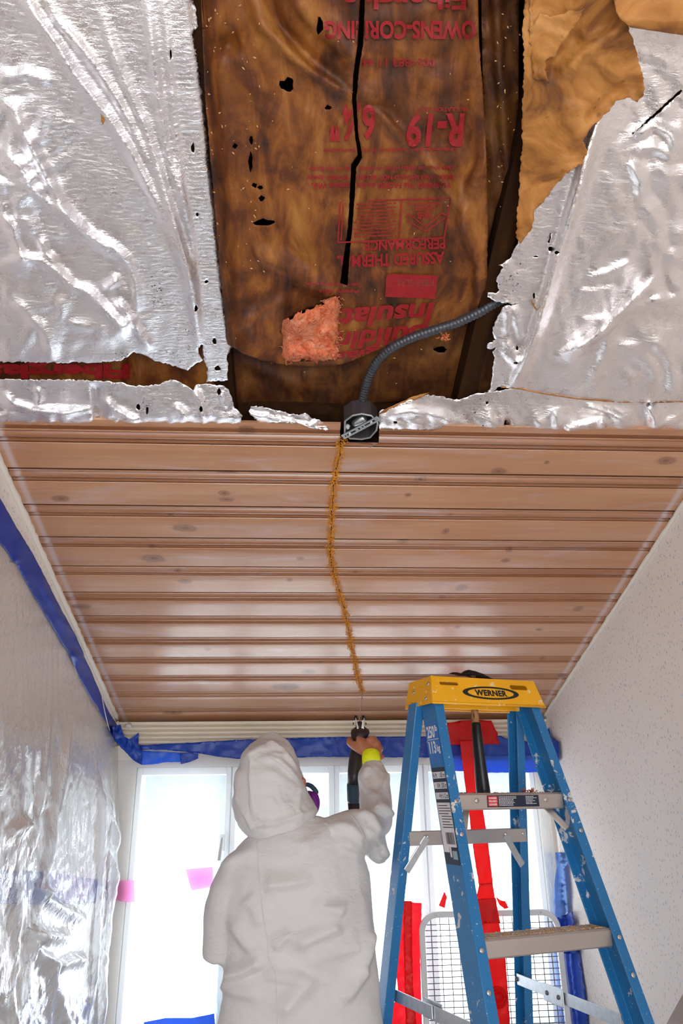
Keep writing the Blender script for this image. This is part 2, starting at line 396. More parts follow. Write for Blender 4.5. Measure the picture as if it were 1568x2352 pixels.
def m_poly(name, haze, gloss, seed=0, rough=.12):
    q = NT(name); co = q.coord(loc=(seed, 0, 0))
    h = q.math('ADD', q.math('MULTIPLY', q.noise(q.coord((14, 14, 5), loc=(seed, 0, 0)), 1, 5, .6, 1.5).outputs[0], .7), q.math('MULTIPLY', q.noise(q.coord((60, 60, 34), loc=(seed, 0, 0)), 1, 4, .6, 1.2).outputs[0], .34))
    nr = q.bump(h, .55, .012)
    fr = q.a('Fresnel', IOR=1.5, Normal=nr)
    tr = q.a('BsdfTransparent', Color=(.96, .97, .98)); gl = q.a('BsdfGlossy', Roughness=rough, Normal=nr)
    tl = q.a('BsdfTranslucent', Color=(.92, .93, .95)); df = q.a('BsdfDiffuse', Color=(.85, .85, .86))
    hz = q.a('MixShader', Fac=.35); q.put(hz.inputs[1], tl.outputs[0]); q.put(hz.inputs[2], df.outputs[0])
    m1 = q.a('MixShader', Fac=haze); q.put(m1.inputs[1], tr.outputs[0]); q.put(m1.inputs[2], hz.outputs[0])
    m2 = q.a('MixShader', Fac=q.math('MINIMUM', q.math('MULTIPLY_ADD', fr.outputs[0], gloss, gloss*.02), .46)); q.put(m2.inputs[1], m1.outputs[0]); q.put(m2.inputs[2], gl.outputs[0])
    q.put(q.out.inputs[0], m2.outputs[0]); return q.m
MAT['poly_left'] = m_poly('clear_wrinkled_plastic_film', .34, .60, 0, .07)
MAT['poly_front'] = m_poly('hazy_plastic_film', .25, .5, 4, .2)
def m_tape(name, col, tr=.35, rough=.38):
    q = NT(name); co = q.coord()
    q.set(Base_Color=q.mix(q.noise(co, 18, 4).outputs[0], tuple(x*.85 for x in col), tuple(min(1, x*1.12) for x in col)), Roughness=rough,
          Normal=q.bump(q.noise(q.coord((25, 25, 60)), 1, 4, .6, .6).outputs[0], .25, .004))
    tl = q.a('BsdfTranslucent', Color=tuple(min(1, x*1.25) for x in col)); mx = q.a('MixShader', Fac=tr)
    q.put(mx.inputs[1], q.b.outputs[0]); q.put(mx.inputs[2], tl.outputs[0]); q.put(q.out.inputs[0], mx.outputs[0]); return q.m
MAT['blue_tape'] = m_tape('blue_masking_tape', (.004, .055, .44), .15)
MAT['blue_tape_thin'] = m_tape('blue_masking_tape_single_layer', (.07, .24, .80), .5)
MAT['blue_tape_pale'] = m_tape('hazed_blue_tape', (.10, .28, .80), .55)  # blue lightened: plastic haze is put into the colour
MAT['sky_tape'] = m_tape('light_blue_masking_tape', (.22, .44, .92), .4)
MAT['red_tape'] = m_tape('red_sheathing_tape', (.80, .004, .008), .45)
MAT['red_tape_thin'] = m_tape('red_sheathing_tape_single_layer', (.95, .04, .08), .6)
MAT['pink_tape'] = m_tape('pink_red_tape_patch', (1.0, .30, .62), .75)  # pink paled in the colour to imitate haze of the plastic
MAT['pale_tape'] = m_tape('hazed_pale_blue_tape', (.66, .80, .97), .8)  # haze of the plastic painted in as a very pale blue
def m_paintsplat(name, col, splat, rough=.38, amt=.5, sc_=26, thr=.62):
    q = NT(name); co = q.coord()
    a = q.noise(co, sc_, 6, .68, .4); g = q.noise(co, 4.0, 3, .5)
    m = q.ramp(q.math('ADD', a.outputs[0], q.math('MULTIPLY', q.math('SUBTRACT', g.outputs[0], .5), amt)), (thr, 0.0), (thr+.015, 1.0))
    sp = q.vor(co, 120); dots = q.math('MULTIPLY', q.ramp(sp.outputs['Distance'], (.10, 1.0), (.15, 0.0)).outputs[0], q.math('GREATER_THAN', q.a('SeparateColor', i0=sp.outputs['Color']).outputs[0], .82))
    m = q.math('MAXIMUM', m.outputs[0], dots)
    scr = q.ramp(q.noise(q.coord((30, 30, 160)), 1, 4, .6, .8).outputs[0], (.66, 0.0), (.74, .5))
    c = q.mix(q.noise(co, 9, 4).outputs[0], tuple(x*.85 for x in col), tuple(min(1, x*1.15) for x in col))
    c = q.mix(scr.outputs[0], c, tuple(min(1, x*1.3+.10) for x in col)); c = q.mix(m, c, splat)
    q.set(Base_Color=c, Roughness=q.math('MULTIPLY_ADD', m, .3, rough), Normal=q.bump(m, .12, .002)); return q.m
MAT['ladder_blue'] = m_paintsplat('paint_spotted_blue_fibreglass', (.018, .170, .41), (.62, .60, .58), .34, .40, 30, .635)
MAT['ladder_yellow'] = m_paintsplat('paint_spotted_yellow_plastic', (.88, .42, .008), (.80, .66, .42), .38, .18, 34, .60)
MAT['alu'] = plain('dull_aluminium', (.60, .57, .55), .36, .9, bump=.08, bscale=200, var=.08, vscale=20)
MAT['alu_step'] = plain('brushed_step_aluminium', (.56, .50, .46), .45, .75, var=.06, vscale=14)
MAT['galv'] = plain('galvanised_steel', (.62, .65, .68), .38, .9, var=.25, vscale=70)
MAT['chrome'] = plain('bright_steel', (.80, .88, .86), .22, 1.0)
MAT['steel_dark'] = plain('dark_box_steel', (.20, .175, .19), .42, .8, var=.3, vscale=40)
MAT['box_inside'] = plain('black_box_inside', (.012, .014, .018), .5, .3)
MAT['conduit'] = plain('dark_grey_flexible_conduit', (.085, .09, .105), .40, .55)
MAT['brass'] = plain('brassy_zinc_clamp', (.42, .30, .14), .4, .9)
MAT['blackplastic'] = plain('black_rubber', (.012, .011, .012), .45)
MAT['blackgrip'] = plain('black_rubber_grip', (.006, .006, .008), .35)
MAT['hickory'] = m_paintsplat('worn_hickory', (.36, .17, .05), (.10, .05, .03), .6, .5, 60, .56)
MAT['forged'] = plain('black_forged_steel', (.02, .016, .018), .45, .6)
MAT['white_wire'] = plain('grey_coated_wire', (.10, .105, .12), .5)
MAT['white_frame'] = plain('white_plastic_frame', (.78, .80, .82), .4)
MAT['navy'] = plain('navy_print', (.012, .02, .045), .4)
MAT['label_white'] = plain('white_label_paper', (.74, .72, .76), .5, var=.06, vscale=40)
MAT['label_blue'] = plain('blue_label_print', (.03, .16, .50), .4)
MAT['label_red'] = plain('red_label_print', (.62, .02, .02), .5)
MAT['inkwhite'] = plain('white_ink', (.80, .80, .82), .5)
MAT['inkblack'] = plain('worn_black_ink', (.012, .012, .012), .5)
MAT['skin'] = plain('weathered_skin', (.44, .165, .085), .5, var=.18, vscale=60, bump=.25, bscale=160, Subsurface_Weight=.08, Subsurface_Radius=(.02, .008, .004))
MAT['hair'] = plain('dark_brown_hair', (.05, .03, .02), .6)
MAT['neon'] = plain('neon_yellow_cuff', (.80, .86, .004), .6, bump=.2, bscale=300)
MAT['purple'] = plain('purple_filter', (.16, .01, .24), .5)
MAT['navy_plastic'] = plain('dark_teal_plastic', (.02, .05, .08), .35)
MAT['sawbody'] = plain('dark_rubber_saw_body', (.022, .014, .018), .42)
MAT['tan_debris'] = plain('pale_chips', (.72, .42, .18), .8, var=.4, vscale=200)
MAT['dark_debris'] = plain('dark_chips', (.07, .035, .02), .9)
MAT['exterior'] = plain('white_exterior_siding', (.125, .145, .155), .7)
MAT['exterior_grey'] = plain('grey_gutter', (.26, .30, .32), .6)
q = NT('white_coverall_fabric'); co = q.coord()
fb = q.noise(q.coord((900, 900, 900)), 1, 2); w0 = q.noise(q.coord((7, 7, 13), rot=(0, .5, 0)), 1, 3, .5, 1.1); w1 = q.noise(q.coord((26, 26, 44), rot=(0, -.6, 0)), 1, 5, .6, 1.6).outputs[0]
q.set(Base_Color=(.81, .795, .785), Roughness=.62, Normal=q.bump(q.math('ADD', q.math('MULTIPLY', fb.outputs[0], .04), q.math('ADD', q.math('MULTIPLY', w1, .35), q.math('MULTIPLY', w0.outputs[0], .6))), .6, .014), Sheen_Weight=.1)
tl = q.a('BsdfTranslucent', Color=(.84, .82, .74)); mx = q.a('MixShader', Fac=.22)
q.put(mx.inputs[1], q.b.outputs[0]); q.put(mx.inputs[2], tl.outputs[0]); q.put(q.out.inputs[0], mx.outputs[0]); MAT['coverall'] = q.m
# ---------------------------------------------------------------- room shell
def struct(o): o['kind'] = 'structure'; return o
ceiling = MB().box((XL-.05, -1.45, .185), (XR+.05, YF/math.cos(BE)+.1, .20)).obj('ceiling', MAT['rafter']); ceiling.matrix_world = CEIL_M; struct(ceiling)
bpy.context.view_layer.update()
def zc(y): return HZ - math.tan(BE) * y
struct(MB().box((XL-.1, YB-.1, -.06), (XR+.1, YF+.2, 0)).obj('floor', MAT['floor']))
for nm, x0, x1 in (('wall_left', XL-.08, XL), ('wall_right', XR, XR+.08)):
    V = [(x0, YB, 0), (x1, YB, 0), (x1, YF, 0), (x0, YF, 0), (x0, YB, zc(YB)+.14), (x1, YB, zc(YB)+.14), (x1, YF, zc(YF)+.14), (x0, YF, zc(YF)+.14)]
    o = MB().hexa(V).obj(nm, MAT['wallpaper']); struct(o)
WX0, WX1, WZ0, WZ1 = -.615, .955, .66, 1.585     # front window opening
m = MB(); ztop = zc(YF)+.14
m.box((XL-.08, YF, 0), (WX0, YF+.12, ztop)).box((WX1, YF, 0), (XR+.08, YF+.12, ztop)).box((WX0, YF, 0), (WX1, YF+.12, WZ0)).box((WX0, YF, WZ1), (WX1, YF+.12, ztop))
struct(m.obj('wall_front', MAT['plaster']))
m = MB(); bx0, bx1, bz0, bz1 = -.5, .8, .45, 1.95; zt = zc(YB)+.14
m.box((XL-.08, YB-.1, 0), (bx0, YB, zt)).box((bx1, YB-.1, 0), (XR+.08, YB, zt)).box((bx0, YB-.1, 0), (bx1, YB, bz0)).box((bx0, YB-.1, bz1), (bx1, YB, zt))
struct(m.obj('wall_back', MAT['panelling']))
# front window: four sashes in one frame
mull = [WX0, atY(529, 1900, YF+.04).x, atY(767, 1900, YF+.04).x, atY(975, 1900, YF+.04).x, WX1]
for i in range(4):
    x0, x1 = mull[i], mull[i+1]
    we = empty('window_%d' % (i+1), ((x0+x1)/2, YF+.06, WZ0)); struct(we)
    xl, xr = x0-we.location.x+.002, x1-we.location.x-.002; h = WZ1-WZ0; t = .020
    m = MB().box((xl, -.05, 0), (xl+t, .03, h)).box((xr-t, -.05, 0), (xr, .03, h)).box((xl+t, -.05, 0), (xr-t, .03, .05)).box((xl+t, -.05, h-.028), (xr-t, .03, h))
    m.obj('window_frame', MAT['white_paint'], we, bevel=.003)
    MB().box((xl+t, -.003, .05), (xr-t, .003, h-.028)).obj('pane', MAT['glass'], we)
    if i == 0:
        MB().box((xr-.035, -.075, h-.30), (xr-.008, -.05, h-.24)).bar((xr-.022, -.08, h-.25), (xr-.03, -.085, h-.33), .012, .010, (0, 1, 0)).obj('latch', MAT['white_paint'], we, bevel=.003)
struct(MB().box((WX0-.02, YF-.035, WZ0-.03), (WX1+.02, YF+.01, WZ0)).obj('trim_4', MAT['white_paint'], bevel=.004))
# outside: neighbouring eave with gutter seen through the panes
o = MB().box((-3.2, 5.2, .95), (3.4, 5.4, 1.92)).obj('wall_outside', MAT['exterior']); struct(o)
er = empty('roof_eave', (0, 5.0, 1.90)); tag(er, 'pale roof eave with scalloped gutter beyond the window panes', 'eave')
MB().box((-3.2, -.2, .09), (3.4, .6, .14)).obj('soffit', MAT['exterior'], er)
gt = MB()
for k in range(34):
    gt.box((-3.2+k*.195, -.26, -.01), (-3.2+k*.195+.185, -.2, .09))
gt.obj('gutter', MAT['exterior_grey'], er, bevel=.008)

# ---------------------------------------------------------------- sloped pine ceiling: one object per board, split where the saw has passed
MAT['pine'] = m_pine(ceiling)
CUT = [(787,1002),(785,1010),(778,1050),(768,1100),(763,1160),(760,1220),(757,1260),(763,1305),(772,1335),(780,1362),(790,1400),(800,1440),(806,1480),(813,1515),(820,1545),(826,1570),(832,1590)]
CUTUS = sorted([US(*p)[::-1] for p in CUT])
cs = [c[0] for c in CUTUS]; cu = [c[1] for c in CUTUS]
def ucut(s): return float(np.interp(s, cs, cu)) + .0022 * math.sin(s * 190) * math.sin(s * 61)
def board_profile(p):
    pr = [(.0006, .0150), (.0130, .0150), (.0066, .0046), (.0062, .0030), (.0072, .0012), (.0084, .0012), (.0098, .0085)]
    for i in range(11):
        t = i / 10; pr.append((.0105 + .0275 * t, .0105 - .0122 * math.sin(math.pi * t)))
    pr += [(.0392, .0085), (.0406, .0012), (.0416, .0010), (.0424, .0030), (.0428, .0130), (.0540, .0130), (.0476, .0036), (.0474, .0020), (.0484, .0008), (.0520, 0), (.075, 0), (.105, 0), (p-.003, .0002), (p-.0006, .0040), (p-.0006, .0160), (.0006, .0160)]
    return pr
u_box_l, _ = US(781, 1000); u_box_r, _ = US(872, 995)
def board(k, ua, ub):
    s0 = S0 + k * PW; pr = board_profile(PW)
    if k == -1: pr = [(-.020, .0155), (-.020, .0085), (-.0012, .0085)] + pr[:-1] + [(pr[-1][0], .0160)]
    n = len(pr); V = []
    for fn in (ua, ub):
        for s, d in pr: V.append((fn(s0 + s), s0 + s, d))
    Fc = [(i, (i+1) % n, n + (i+1) % n, n + i) for i in range(n)] + [tuple(range(n))[::-1], tuple(range(n, 2*n))]
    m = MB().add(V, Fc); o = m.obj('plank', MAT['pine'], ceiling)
    autosmooth(o, .5); return o
for k in range(-1, 11):
    L = lambda s: XL + .003; R = lambda s: XR - .003
    if k < 9:
        if k == -1:
            st = S0 - PW + .030
            board(k, L, lambda s: u_box_l if s < st else ucut(s) - .0016)
            board(k, lambda s: u_box_r if s < st else ucut(s) + .0016, R)
        else:
            board(k, L, lambda s: ucut(s) - .0016); board(k, lambda s: ucut(s) + .0016, R)
    else: board(k, L, R)
# sawdust and splinters clinging to the kerf (in ceiling coordinates)
m = MB(); R_ = random.Random(3)
s_end = cs[-1]; s_beg = cs[0]
for i in range(5200):
    s = R_.uniform(s_beg, s_end); side = R_.choice((-1, 1)); spread = .0085 + .003 * math.sin(s * 70)
    u = ucut(s) + side * (.0012 + abs(R_.gauss(0, 1)) * spread * .6); n = -R_.uniform(.000, .005)
    l = R_.uniform(.0016, .0058); a = R_.uniform(0, 6.28); el = R_.uniform(-.2, .9)
    d = Vector((math.cos(a)*math.cos(el), math.sin(a)*math.cos(el), -math.sin(el))); wv = d.orthogonal().normalized() * l * R_.uniform(.18, .4)
    c = Vector((u, s, n)); m.add([c - wv, c + wv, c + d * l + wv * .3, c + wv.cross(d).normalized() * l * .3], [(0, 1, 2), (0, 2, 3), (1, 3, 2), (0, 3, 1)])
for k in range(-1, 10):
    for g in (.002, .042):
        for j in range(4):
            s = S0 + k * PW + g + R_.uniform(-.004, .004)
            if s > s_end or s < s_beg: continue
            sd = R_.choice((-1, 1)); c = Vector((ucut(s) + sd * .003, s, -.001)); l = R_.uniform(.008, .020)
            d = Vector((sd, R_.uniform(-.35, .35), -.12)).normalized(); wv = Vector((0, .0014, 0)); up = Vector((0, 0, .001))
            m.add([c - wv, c + wv, c + d * l, c - up * 1.6], [(0, 1, 2), (0, 2, 3), (1, 3, 2), (0, 3, 1)])
o = m.obj('sawdust', MAT['fresh_wood'], fix=False); o.matrix_world = CEIL_M
tag(o, 'orange sawdust and splinters clinging to the fresh cut through the ceiling boards', 'sawdust', kind='stuff')
# fluted crown along the window wall, irregular caulk at both side walls
zt0, zt1 = atY(785, 1660, YF-.03).z, atY(640, 1712, YF-.02).z
pr = [(YF, zt0+.012), (YF-.052, zt0+.006)]; nfl = 5
for i in range(nfl * 6 + 1):
    t = i / (nfl * 6); ph = (t * nfl) % 1
    pr.append((YF - .050 + .030 * t + .010 * (0.5 - 0.5 * math.cos(2 * math.pi * ph)) ** 2.5, zt0 + (zt1 - zt0) * t))
pr += [(YF-.018, zt1-.004), (YF, zt1-.004)]
struct(autosmooth(MB().prism(pr, XL+.001, XR-.001).obj('trim_1', MAT['white_trim']), .9))
for nm, X, sg, rr in (('trim_2', XL, 1, .010), ('trim_3', XR, -1, .007)):
    pts = []; rad = []
    for i in range(90):
        y = S0*math.cos(BE) - .12 + i * .0168
        if y > YF - .03: break
        pts.append((X + sg*.004, y, zc(y) - .004)); rad.append(rr * random.uniform(.75, 1.15))
    struct(MB().tube(pts, rad, 8).obj(nm, MAT['caulk'], smooth=True))
# ragged lump of caulk at the left end of the crown
m = MB()
for i in range(9):
    c = atY(276 + random.uniform(-14, 22), 1662 + random.uniform(-8, 14), YF-.055); a = random.uniform(.004, .010)
    m.tube([c, c + Vector((random.uniform(-.006, .006), -.004, -a*1.5))], [a, a*.6], 7)
o = m.obj('caulk_lump', MAT['caulk'], smooth=True); tag(o, 'lumpy cream caulk in the left corner above the blue tape', 'caulk')

# ---------------------------------------------------------------- open rafter bay above the cut-away boards
uL = US(505, 420, .02)[0]; uR = US(1168, 420, .02)[0]; sPl = US(830, 972, .03)[1]
for x0, x1, lab in ((uL-.045, uL-.006, 'dark roof rafter along the left side of the open bay'), (uR+.002, uR+.041, 'dark roof rafter along the right side of the open bay')):
    o = MB().box((x0, -1.3, .030), (x1, 3.1, .184)).obj('rafter', MAT['rafter']); o.matrix_world = CEIL_M; tag(o, lab, 'rafter')
o = MB().box((uL-.004, sPl-.012, .045), (uR, sPl+.03, .184)).obj('blocking', MAT['rafter']); o.matrix_world = CEIL_M; tag(o, 'short dark wood block closing the bottom of the open bay', 'block')

NK = .070
def k_disp(x, y):
    eL = 440 + (y - 0) * .105; eR = 1090 + 0 * y + np.where(y > 300, 25, y * .08)
    d = .030 * np.exp(-((x - eL) / 34) ** 2) * (y > -999) + .016 * np.exp(-((eR - x) / 30) ** 2)
    d += .012 * np.exp(-((x - 760) / 220) ** 2)                              # belly of the batt
    d += ridge(x, y, [(560,-60),(600,60),(680,140),(760,190),(850,230),(905,290),(960,340),(1010,400),(1050,470),(1090,560)], 15, .016)
    d -= ridge(x, y, [(600,-60),(640,60),(720,150),(800,205),(890,260),(950,330),(1010,395)], 12, .014)
    d += ridge(x, y, [(650,-40),(720,50),(790,110),(830,160)], 18, .010) + ridge(x, y, [(1130,330),(1080,430),(1060,520),(1100,620),(1095,720)], 14, .010)
    d += ridge(x, y, [(560,560),(640,610),(700,660),(790,680)], 14, .006) - ridge(x, y, [(620,500),(650,560),(720,620)], 12, .006)
    d += ridge(x, y, [(540,760),(600,720),(660,690)], 12, .008) + ridge(x, y, [(560,600),(560,700),(590,800)], 10, .005)
    d -= .018 * np.exp(-(((x - 523) / 24) ** 2 + ((y - 98) / 30) ** 2)) - .008 * np.exp(-(((x - 505) / 20) ** 2 + ((y - 85) / 22) ** 2))
    d += ridge(x, y, [(800,-60),(824,110),(812,230),(818,330),(808,440),(800,560),(785,660)], 20, .004, taper=False)
    d = d*1.55 + .020 * crumple(x, y, 120, 5) + .004 * (crumple(x, y, 42, 6))
    return d
CRACK_L = [(826,-330),(826,0),(821,100),(811,170),(808,230),(815,310),(821,355),(806,378),(803,440),(799,520),(789,590),(781,650)]
CRACK_R = [(798,656),(802,590),(809,520),(815,440),(818,385),(832,362),(823,310),(818,230),(823,170),(834,100),(838,0),(838,-330)]
def blob(cx, cy, rx, ry, seed=0, n=12):
    R = random.Random(seed + cx); return [(cx + rx*math.cos(t)*R.uniform(.65, 1.25), cy + ry*math.sin(t)*R.uniform(.65, 1.25)) for t in [2*math.pi*i/n for i in range(n)]]
WOOL = [(642,762),(650,745),(668,728),(695,714),(735,698),(768,676),(783,692),(779,730),(776,775),(780,800),(768,824),(722,829),(662,832),(650,806),(655,780)]
holes = [CRACK_L + CRACK_R, WOOL, blob(660,195,18,16), blob(768,305,10,8), blob(540,335,6,6), blob(577,322,5,9), blob(575,372,5,22), blob(585,425,6,6), blob(600,455,7,7), blob(753,247,7,6),
         blob(598,430,7,5,3), blob(735,60,9,20,4), blob(604,512,26,9,5)]
KOUT = [(446,-400),(470,200),(500,560),(522,790),(560,813),(600,828),(650,837),(700,841),(770,840),(800,832),(850,812),(900,790),(950,775),(1000,762),(1050,745),(1105,720),(1118,650),(1120,500),(1115,300),(1100,100),(1085,-400)]
batt = empty('insulation_batt', mat=CEIL_M @ Matrix.Translation(((uL+uR)/2, 1.0, .10)))
tag(batt, 'torn brown kraft-faced insulation batt with red printing in the open ceiling bay', 'insulation')
bpy.context.view_layer.update()
def ks(x, y, d): return aC(x, y, NK - d)
kr = sheet('kraft_facing', KOUT, ks, 9, MAT['kraft'], batt, k_disp, holes, jag=1.0, bstep=6, thick=.0012, inv=batt.matrix_world)
def kd2(x, y): return .012*crumple(x, y, 70, 8) + .010*np.exp(-((x-540)/25)**2) + .006*crumple(x, y, 30, 9) + ridge(x, y, [(560,830),(640,870),(700,900)], 12, .010) + ridge(x, y, [(700,850),(720,900)], 10, .008)
def ks2(x, y, d): return aC(x, y, .090 - d)
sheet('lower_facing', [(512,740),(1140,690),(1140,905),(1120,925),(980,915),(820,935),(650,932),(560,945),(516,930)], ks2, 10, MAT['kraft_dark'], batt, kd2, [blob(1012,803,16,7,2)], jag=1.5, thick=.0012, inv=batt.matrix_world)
def kd3(x, y): return .034*crumple(x*1.6, y*.5, 50, 14) + ridge(x, y, [(1130,-100),(1150,200),(1165,420),(1150,560)], 12, .018, taper=False)
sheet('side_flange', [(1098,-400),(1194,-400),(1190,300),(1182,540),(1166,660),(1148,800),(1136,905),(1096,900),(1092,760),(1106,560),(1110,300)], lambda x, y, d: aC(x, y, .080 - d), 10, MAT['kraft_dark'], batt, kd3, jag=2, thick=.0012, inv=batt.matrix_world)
# pink glass wool bulging through the tear: lumpy body plus loose strands
def wd(x, y):
    e = np.minimum(1, np.clip(np.minimum.reduce([x-640, 788-x, y-668, 838-y]) / 22, 0, 1))
    return e * (.010 + .052*vnoise(x, y, 40, 3)**1.5 + .022*vnoise(x, y, 20, 13) + .012*vnoise(x, y, 14, 4) + .006*vnoise(x, y, 6, 5)) + .002 - e*(.020*np.exp(-((x-728)/13)**2-((y-752)/10)**2) + .012*np.exp(-((x-690)/10)**2-((y-775)/6)**2) + .012*np.exp(-((x-750)/9)**2-((y-800)/6)**2))
WOUT = [(638,766),(646,749),(662,732),(690,718),(720,708),(752,690),(776,666),(790,690),(784,735),(783,795),(771,824),(735,834),(700,824),(656,838),(646,806)]
wo = sheet('glass_wool', WOUT, lambda x, y, d: aC(x, y, NK + .004 - d), 4, MAT['wool'], batt, wd, jag=6, thick=.002, inv=batt.matrix_world)
m = MB(); R_ = random.Random(5)
for i in range(240):
    x, y = R_.choice([(R_.uniform(648,785), R_.uniform(690,832)), (R_.gauss(776,5), R_.uniform(670,800)), (R_.uniform(655,775), R_.gauss(820,6))])
    if not inpoly(np.array([[x, y]]), WOUT)[0]: continue
    z = NK - float(wd(np.array([x]), np.array([y]))[0]); p = atC(x, y, z); d = Vector((R_.gauss(0, 1), R_.gauss(0, .6), R_.gauss(-.2, .5))).normalized()
    l = R_.uniform(.006, .016); q_ = Vector((R_.gauss(0, 1), R_.gauss(0, 1), R_.gauss(0, 1))) * .004
    m.tube([p, p + d*l*.5 + q_, p + d*l], [.0008, .0009, .0003], 4)
o = m.obj('wool_strands', MAT['wool'], batt, smooth=True); o.matrix_parent_inverse = batt.matrix_world.inverted(); o['kind'] = 'stuff'
m = MB()
for i in range(26):
    p = atC(1022 + R_.gauss(0, 6), 776 + R_.gauss(0, 4), .012 + R_.uniform(0, .01)); d = Vector((R_.gauss(0,1), R_.gauss(0,1), R_.gauss(0,1))).normalized() * R_.uniform(.004, .009)
    m.tube([p, p + d*.5 + Vector((0, 0, R_.gauss(0,.002))), p + d], [.0012, .0014, .0005], 5)
o = m.obj('wool_tuft', MAT['wool'], smooth=True); tag(o, 'small pink tuft of glass wool stuck on the grey conduit', 'insulation')

# red print on the facing (reads upside down from here)
def text_geo(s, bold=.0, sp=1.0):
    c = bpy.data.curves.new('t', 'FONT'); c.body = s; c.resolution_u = 3; c.offset = bold; c.space_character = sp
    o = bpy.data.objects.new('t', c); COL.objects.link(o); bpy.context.view_layer.update()
    me = bpy.data.meshes.new_from_object(o.evaluated_get(bpy.context.evaluated_depsgraph_get()))
    bm = bmesh.new(); bm.from_mesh(me); bmesh.ops.triangulate(bm, faces=bm.faces)
    V = np.array([v.co[:2] for v in bm.verts]).reshape(-1, 2); Fc = [[v.index for v in f.verts] for f in bm.faces]
    bm.free(); bpy.data.objects.remove(o); bpy.data.curves.remove(c); bpy.data.meshes.remove(me)
    V -= V.min(0); V /= V.max(0); return V, Fc
def split_long(V, Fc, lim):
    bm = bmesh.new(); vs = [bm.verts.new((x, y, 0)) for x, y in V]
    for f in Fc:
        try: bm.faces.new([vs[i] for i in f])
        except ValueError: pass
    for _ in range(3):
        e = [e for e in bm.edges if e.calc_length() > lim]
        if not e: break
        bmesh.ops.subdivide_edges(bm, edges=e, cuts=1); bmesh.ops.triangulate(bm, faces=bm.faces)
    bm.verts.index_update(); V2 = np.array([v.co[:2] for v in bm.verts]); F2 = [[v.index for v in f.verts] for f in bm.faces]; bm.free(); return V2, F2
KT = []
def ktext(s, x0, y0, x1, y1, bold=.0, tilt=0, skew=0):
    V, Fc = text_geo(s, bold); px = x1 - V[:, 0]*(x1-x0) + skew*V[:, 1]
    KT.append((np.c_[px, y0 + (y1-y0)*V[:, 1] + tilt*V[:, 0]], Fc))
def kpoly(pts): 
    KT.append((np.array(pts, float), [[0, i, i+1] for i in range(1, len(pts)-1)]))
def kline(x0, y0, x1, y1, w_):
    L = math.hypot(x1-x0, y1-y0); ox, oy = -(y1-y0)/L*w_/2, (x1-x0)/L*w_/2; kpoly([(x0+ox,y0+oy),(x1+ox,y1+oy),(x1-ox,y1-oy),(x0-ox,y0-oy)])
ktext('Fiberglas', 790, -46, 1070, 22, .02)
ktext('OWENS-CORNING', 745, 47, 1092, 90, .035)
ktext('00S<883 11 44', 832, 134, 998, 153, .01)
ktext('INSULATION ONLY', 955, 246, 1070, 256, .02)
ktext('R-19', 938, 258, 1068, 338, .035, 0, -8); ktext('6¼"', 758, 238, 862, 324, .035)
ktext('Unfaced building insulation is noncombustible', 742, 336, 1048, 347, .02, 4)
ktext('care must be taken when working close to the facing', 708, 378, 1042, 392, .02, 2)
ktext('BURN AND SHOULD NOT BE LEFT EXPOSED. Special', 704, 398, 1040, 412, .03, 2)
ktext('WARNING: The FACING on this insulation WILL', 715, 418, 1036, 432, .03, 2)
for a in ((781,463,1034,455),(1034,455,1020,546),(1020,546,776,557),(776,557,781,463),(923,458,916,550),(788,470,783,552)): kline(*a, 3.2)
R_ = random.Random(9)
for i in range(10):
    y = 470 + i*8.2; x = 800
    while x < 908:
        L = R_.uniform(8, 24); x2 = min(910, x+L); kline(x, y + (x-800)*-.03, x2, y + (x2-800)*-.03, 3.0); x = x2 + 3
for a in ((934,505,978,532),(978,532,1022,500),(930,500,938,490),(1024,495,1012,488),(940,492,978,522),(978,522,1014,490)): kline(*a, 2.6)
ktext('FOUNDATION, INC.', 932, 463, 1012, 472, .03); ktext('RESEARCH', 950, 475, 996, 484, .03); ktext('NAHB', 958, 487, 990, 503, .04)
ktext('PERFORMANCE', 836, 548, 1022, 572, .035, 4); ktext('ASSURED THERMAL', 774, 577, 1020, 606, .035, 10)
kpoly([(887,634),(900,629),(1005,633),(999,686),(945,684),(884,682)])
ktext('side toward living space.', 702, 648, 826, 657, .03); ktext('Apply this', 732, 664, 826, 674, .03)
ktext('Insulat', 786, 694, 998, 741, .035, 14, -12); ktext('Buildin', 774, 742, 984, 786, .035, 22, -12)
ktext('rglas', 772, 790, 894, 820, .035, 12, -6)
V = []; Fc = []
for P, Ft in KT:
    P, Ft = split_long(P, Ft, 12); n = len(V)
    ok = inpoly(P, KOUT); 
    for h in holes[:2]: ok &= ~inpoly(P, h)
    Ft = [f for f in Ft if all(ok[i] for i in f)]
    W = aC(P[:, 0], P[:, 1], NK - k_disp(P[:, 0], P[:, 1]) - .0050); V += W.tolist(); Fc += [[i+n for i in f] for f in Ft]
o = mk('red_print', V, Fc, MAT['red_print'], batt); o.matrix_parent_inverse = batt.matrix_world.inverted(); o['kind'] = 'stuff'
# knocked-out lettering on the red block
V, Fc = text_geo('FIBERGLAS', .0); P = np.c_[996 - V[:, 0]*84, 643 + V[:, 1]*14]
W = aC(P[:, 0], P[:, 1], NK - k_disp(P[:, 0], P[:, 1]) - .0052); o = mk('faint_lettering', W.tolist(), Fc, plain('faded_print', (.20, .05, .03), .6), batt); o.matrix_parent_inverse = batt.matrix_world.inverted()
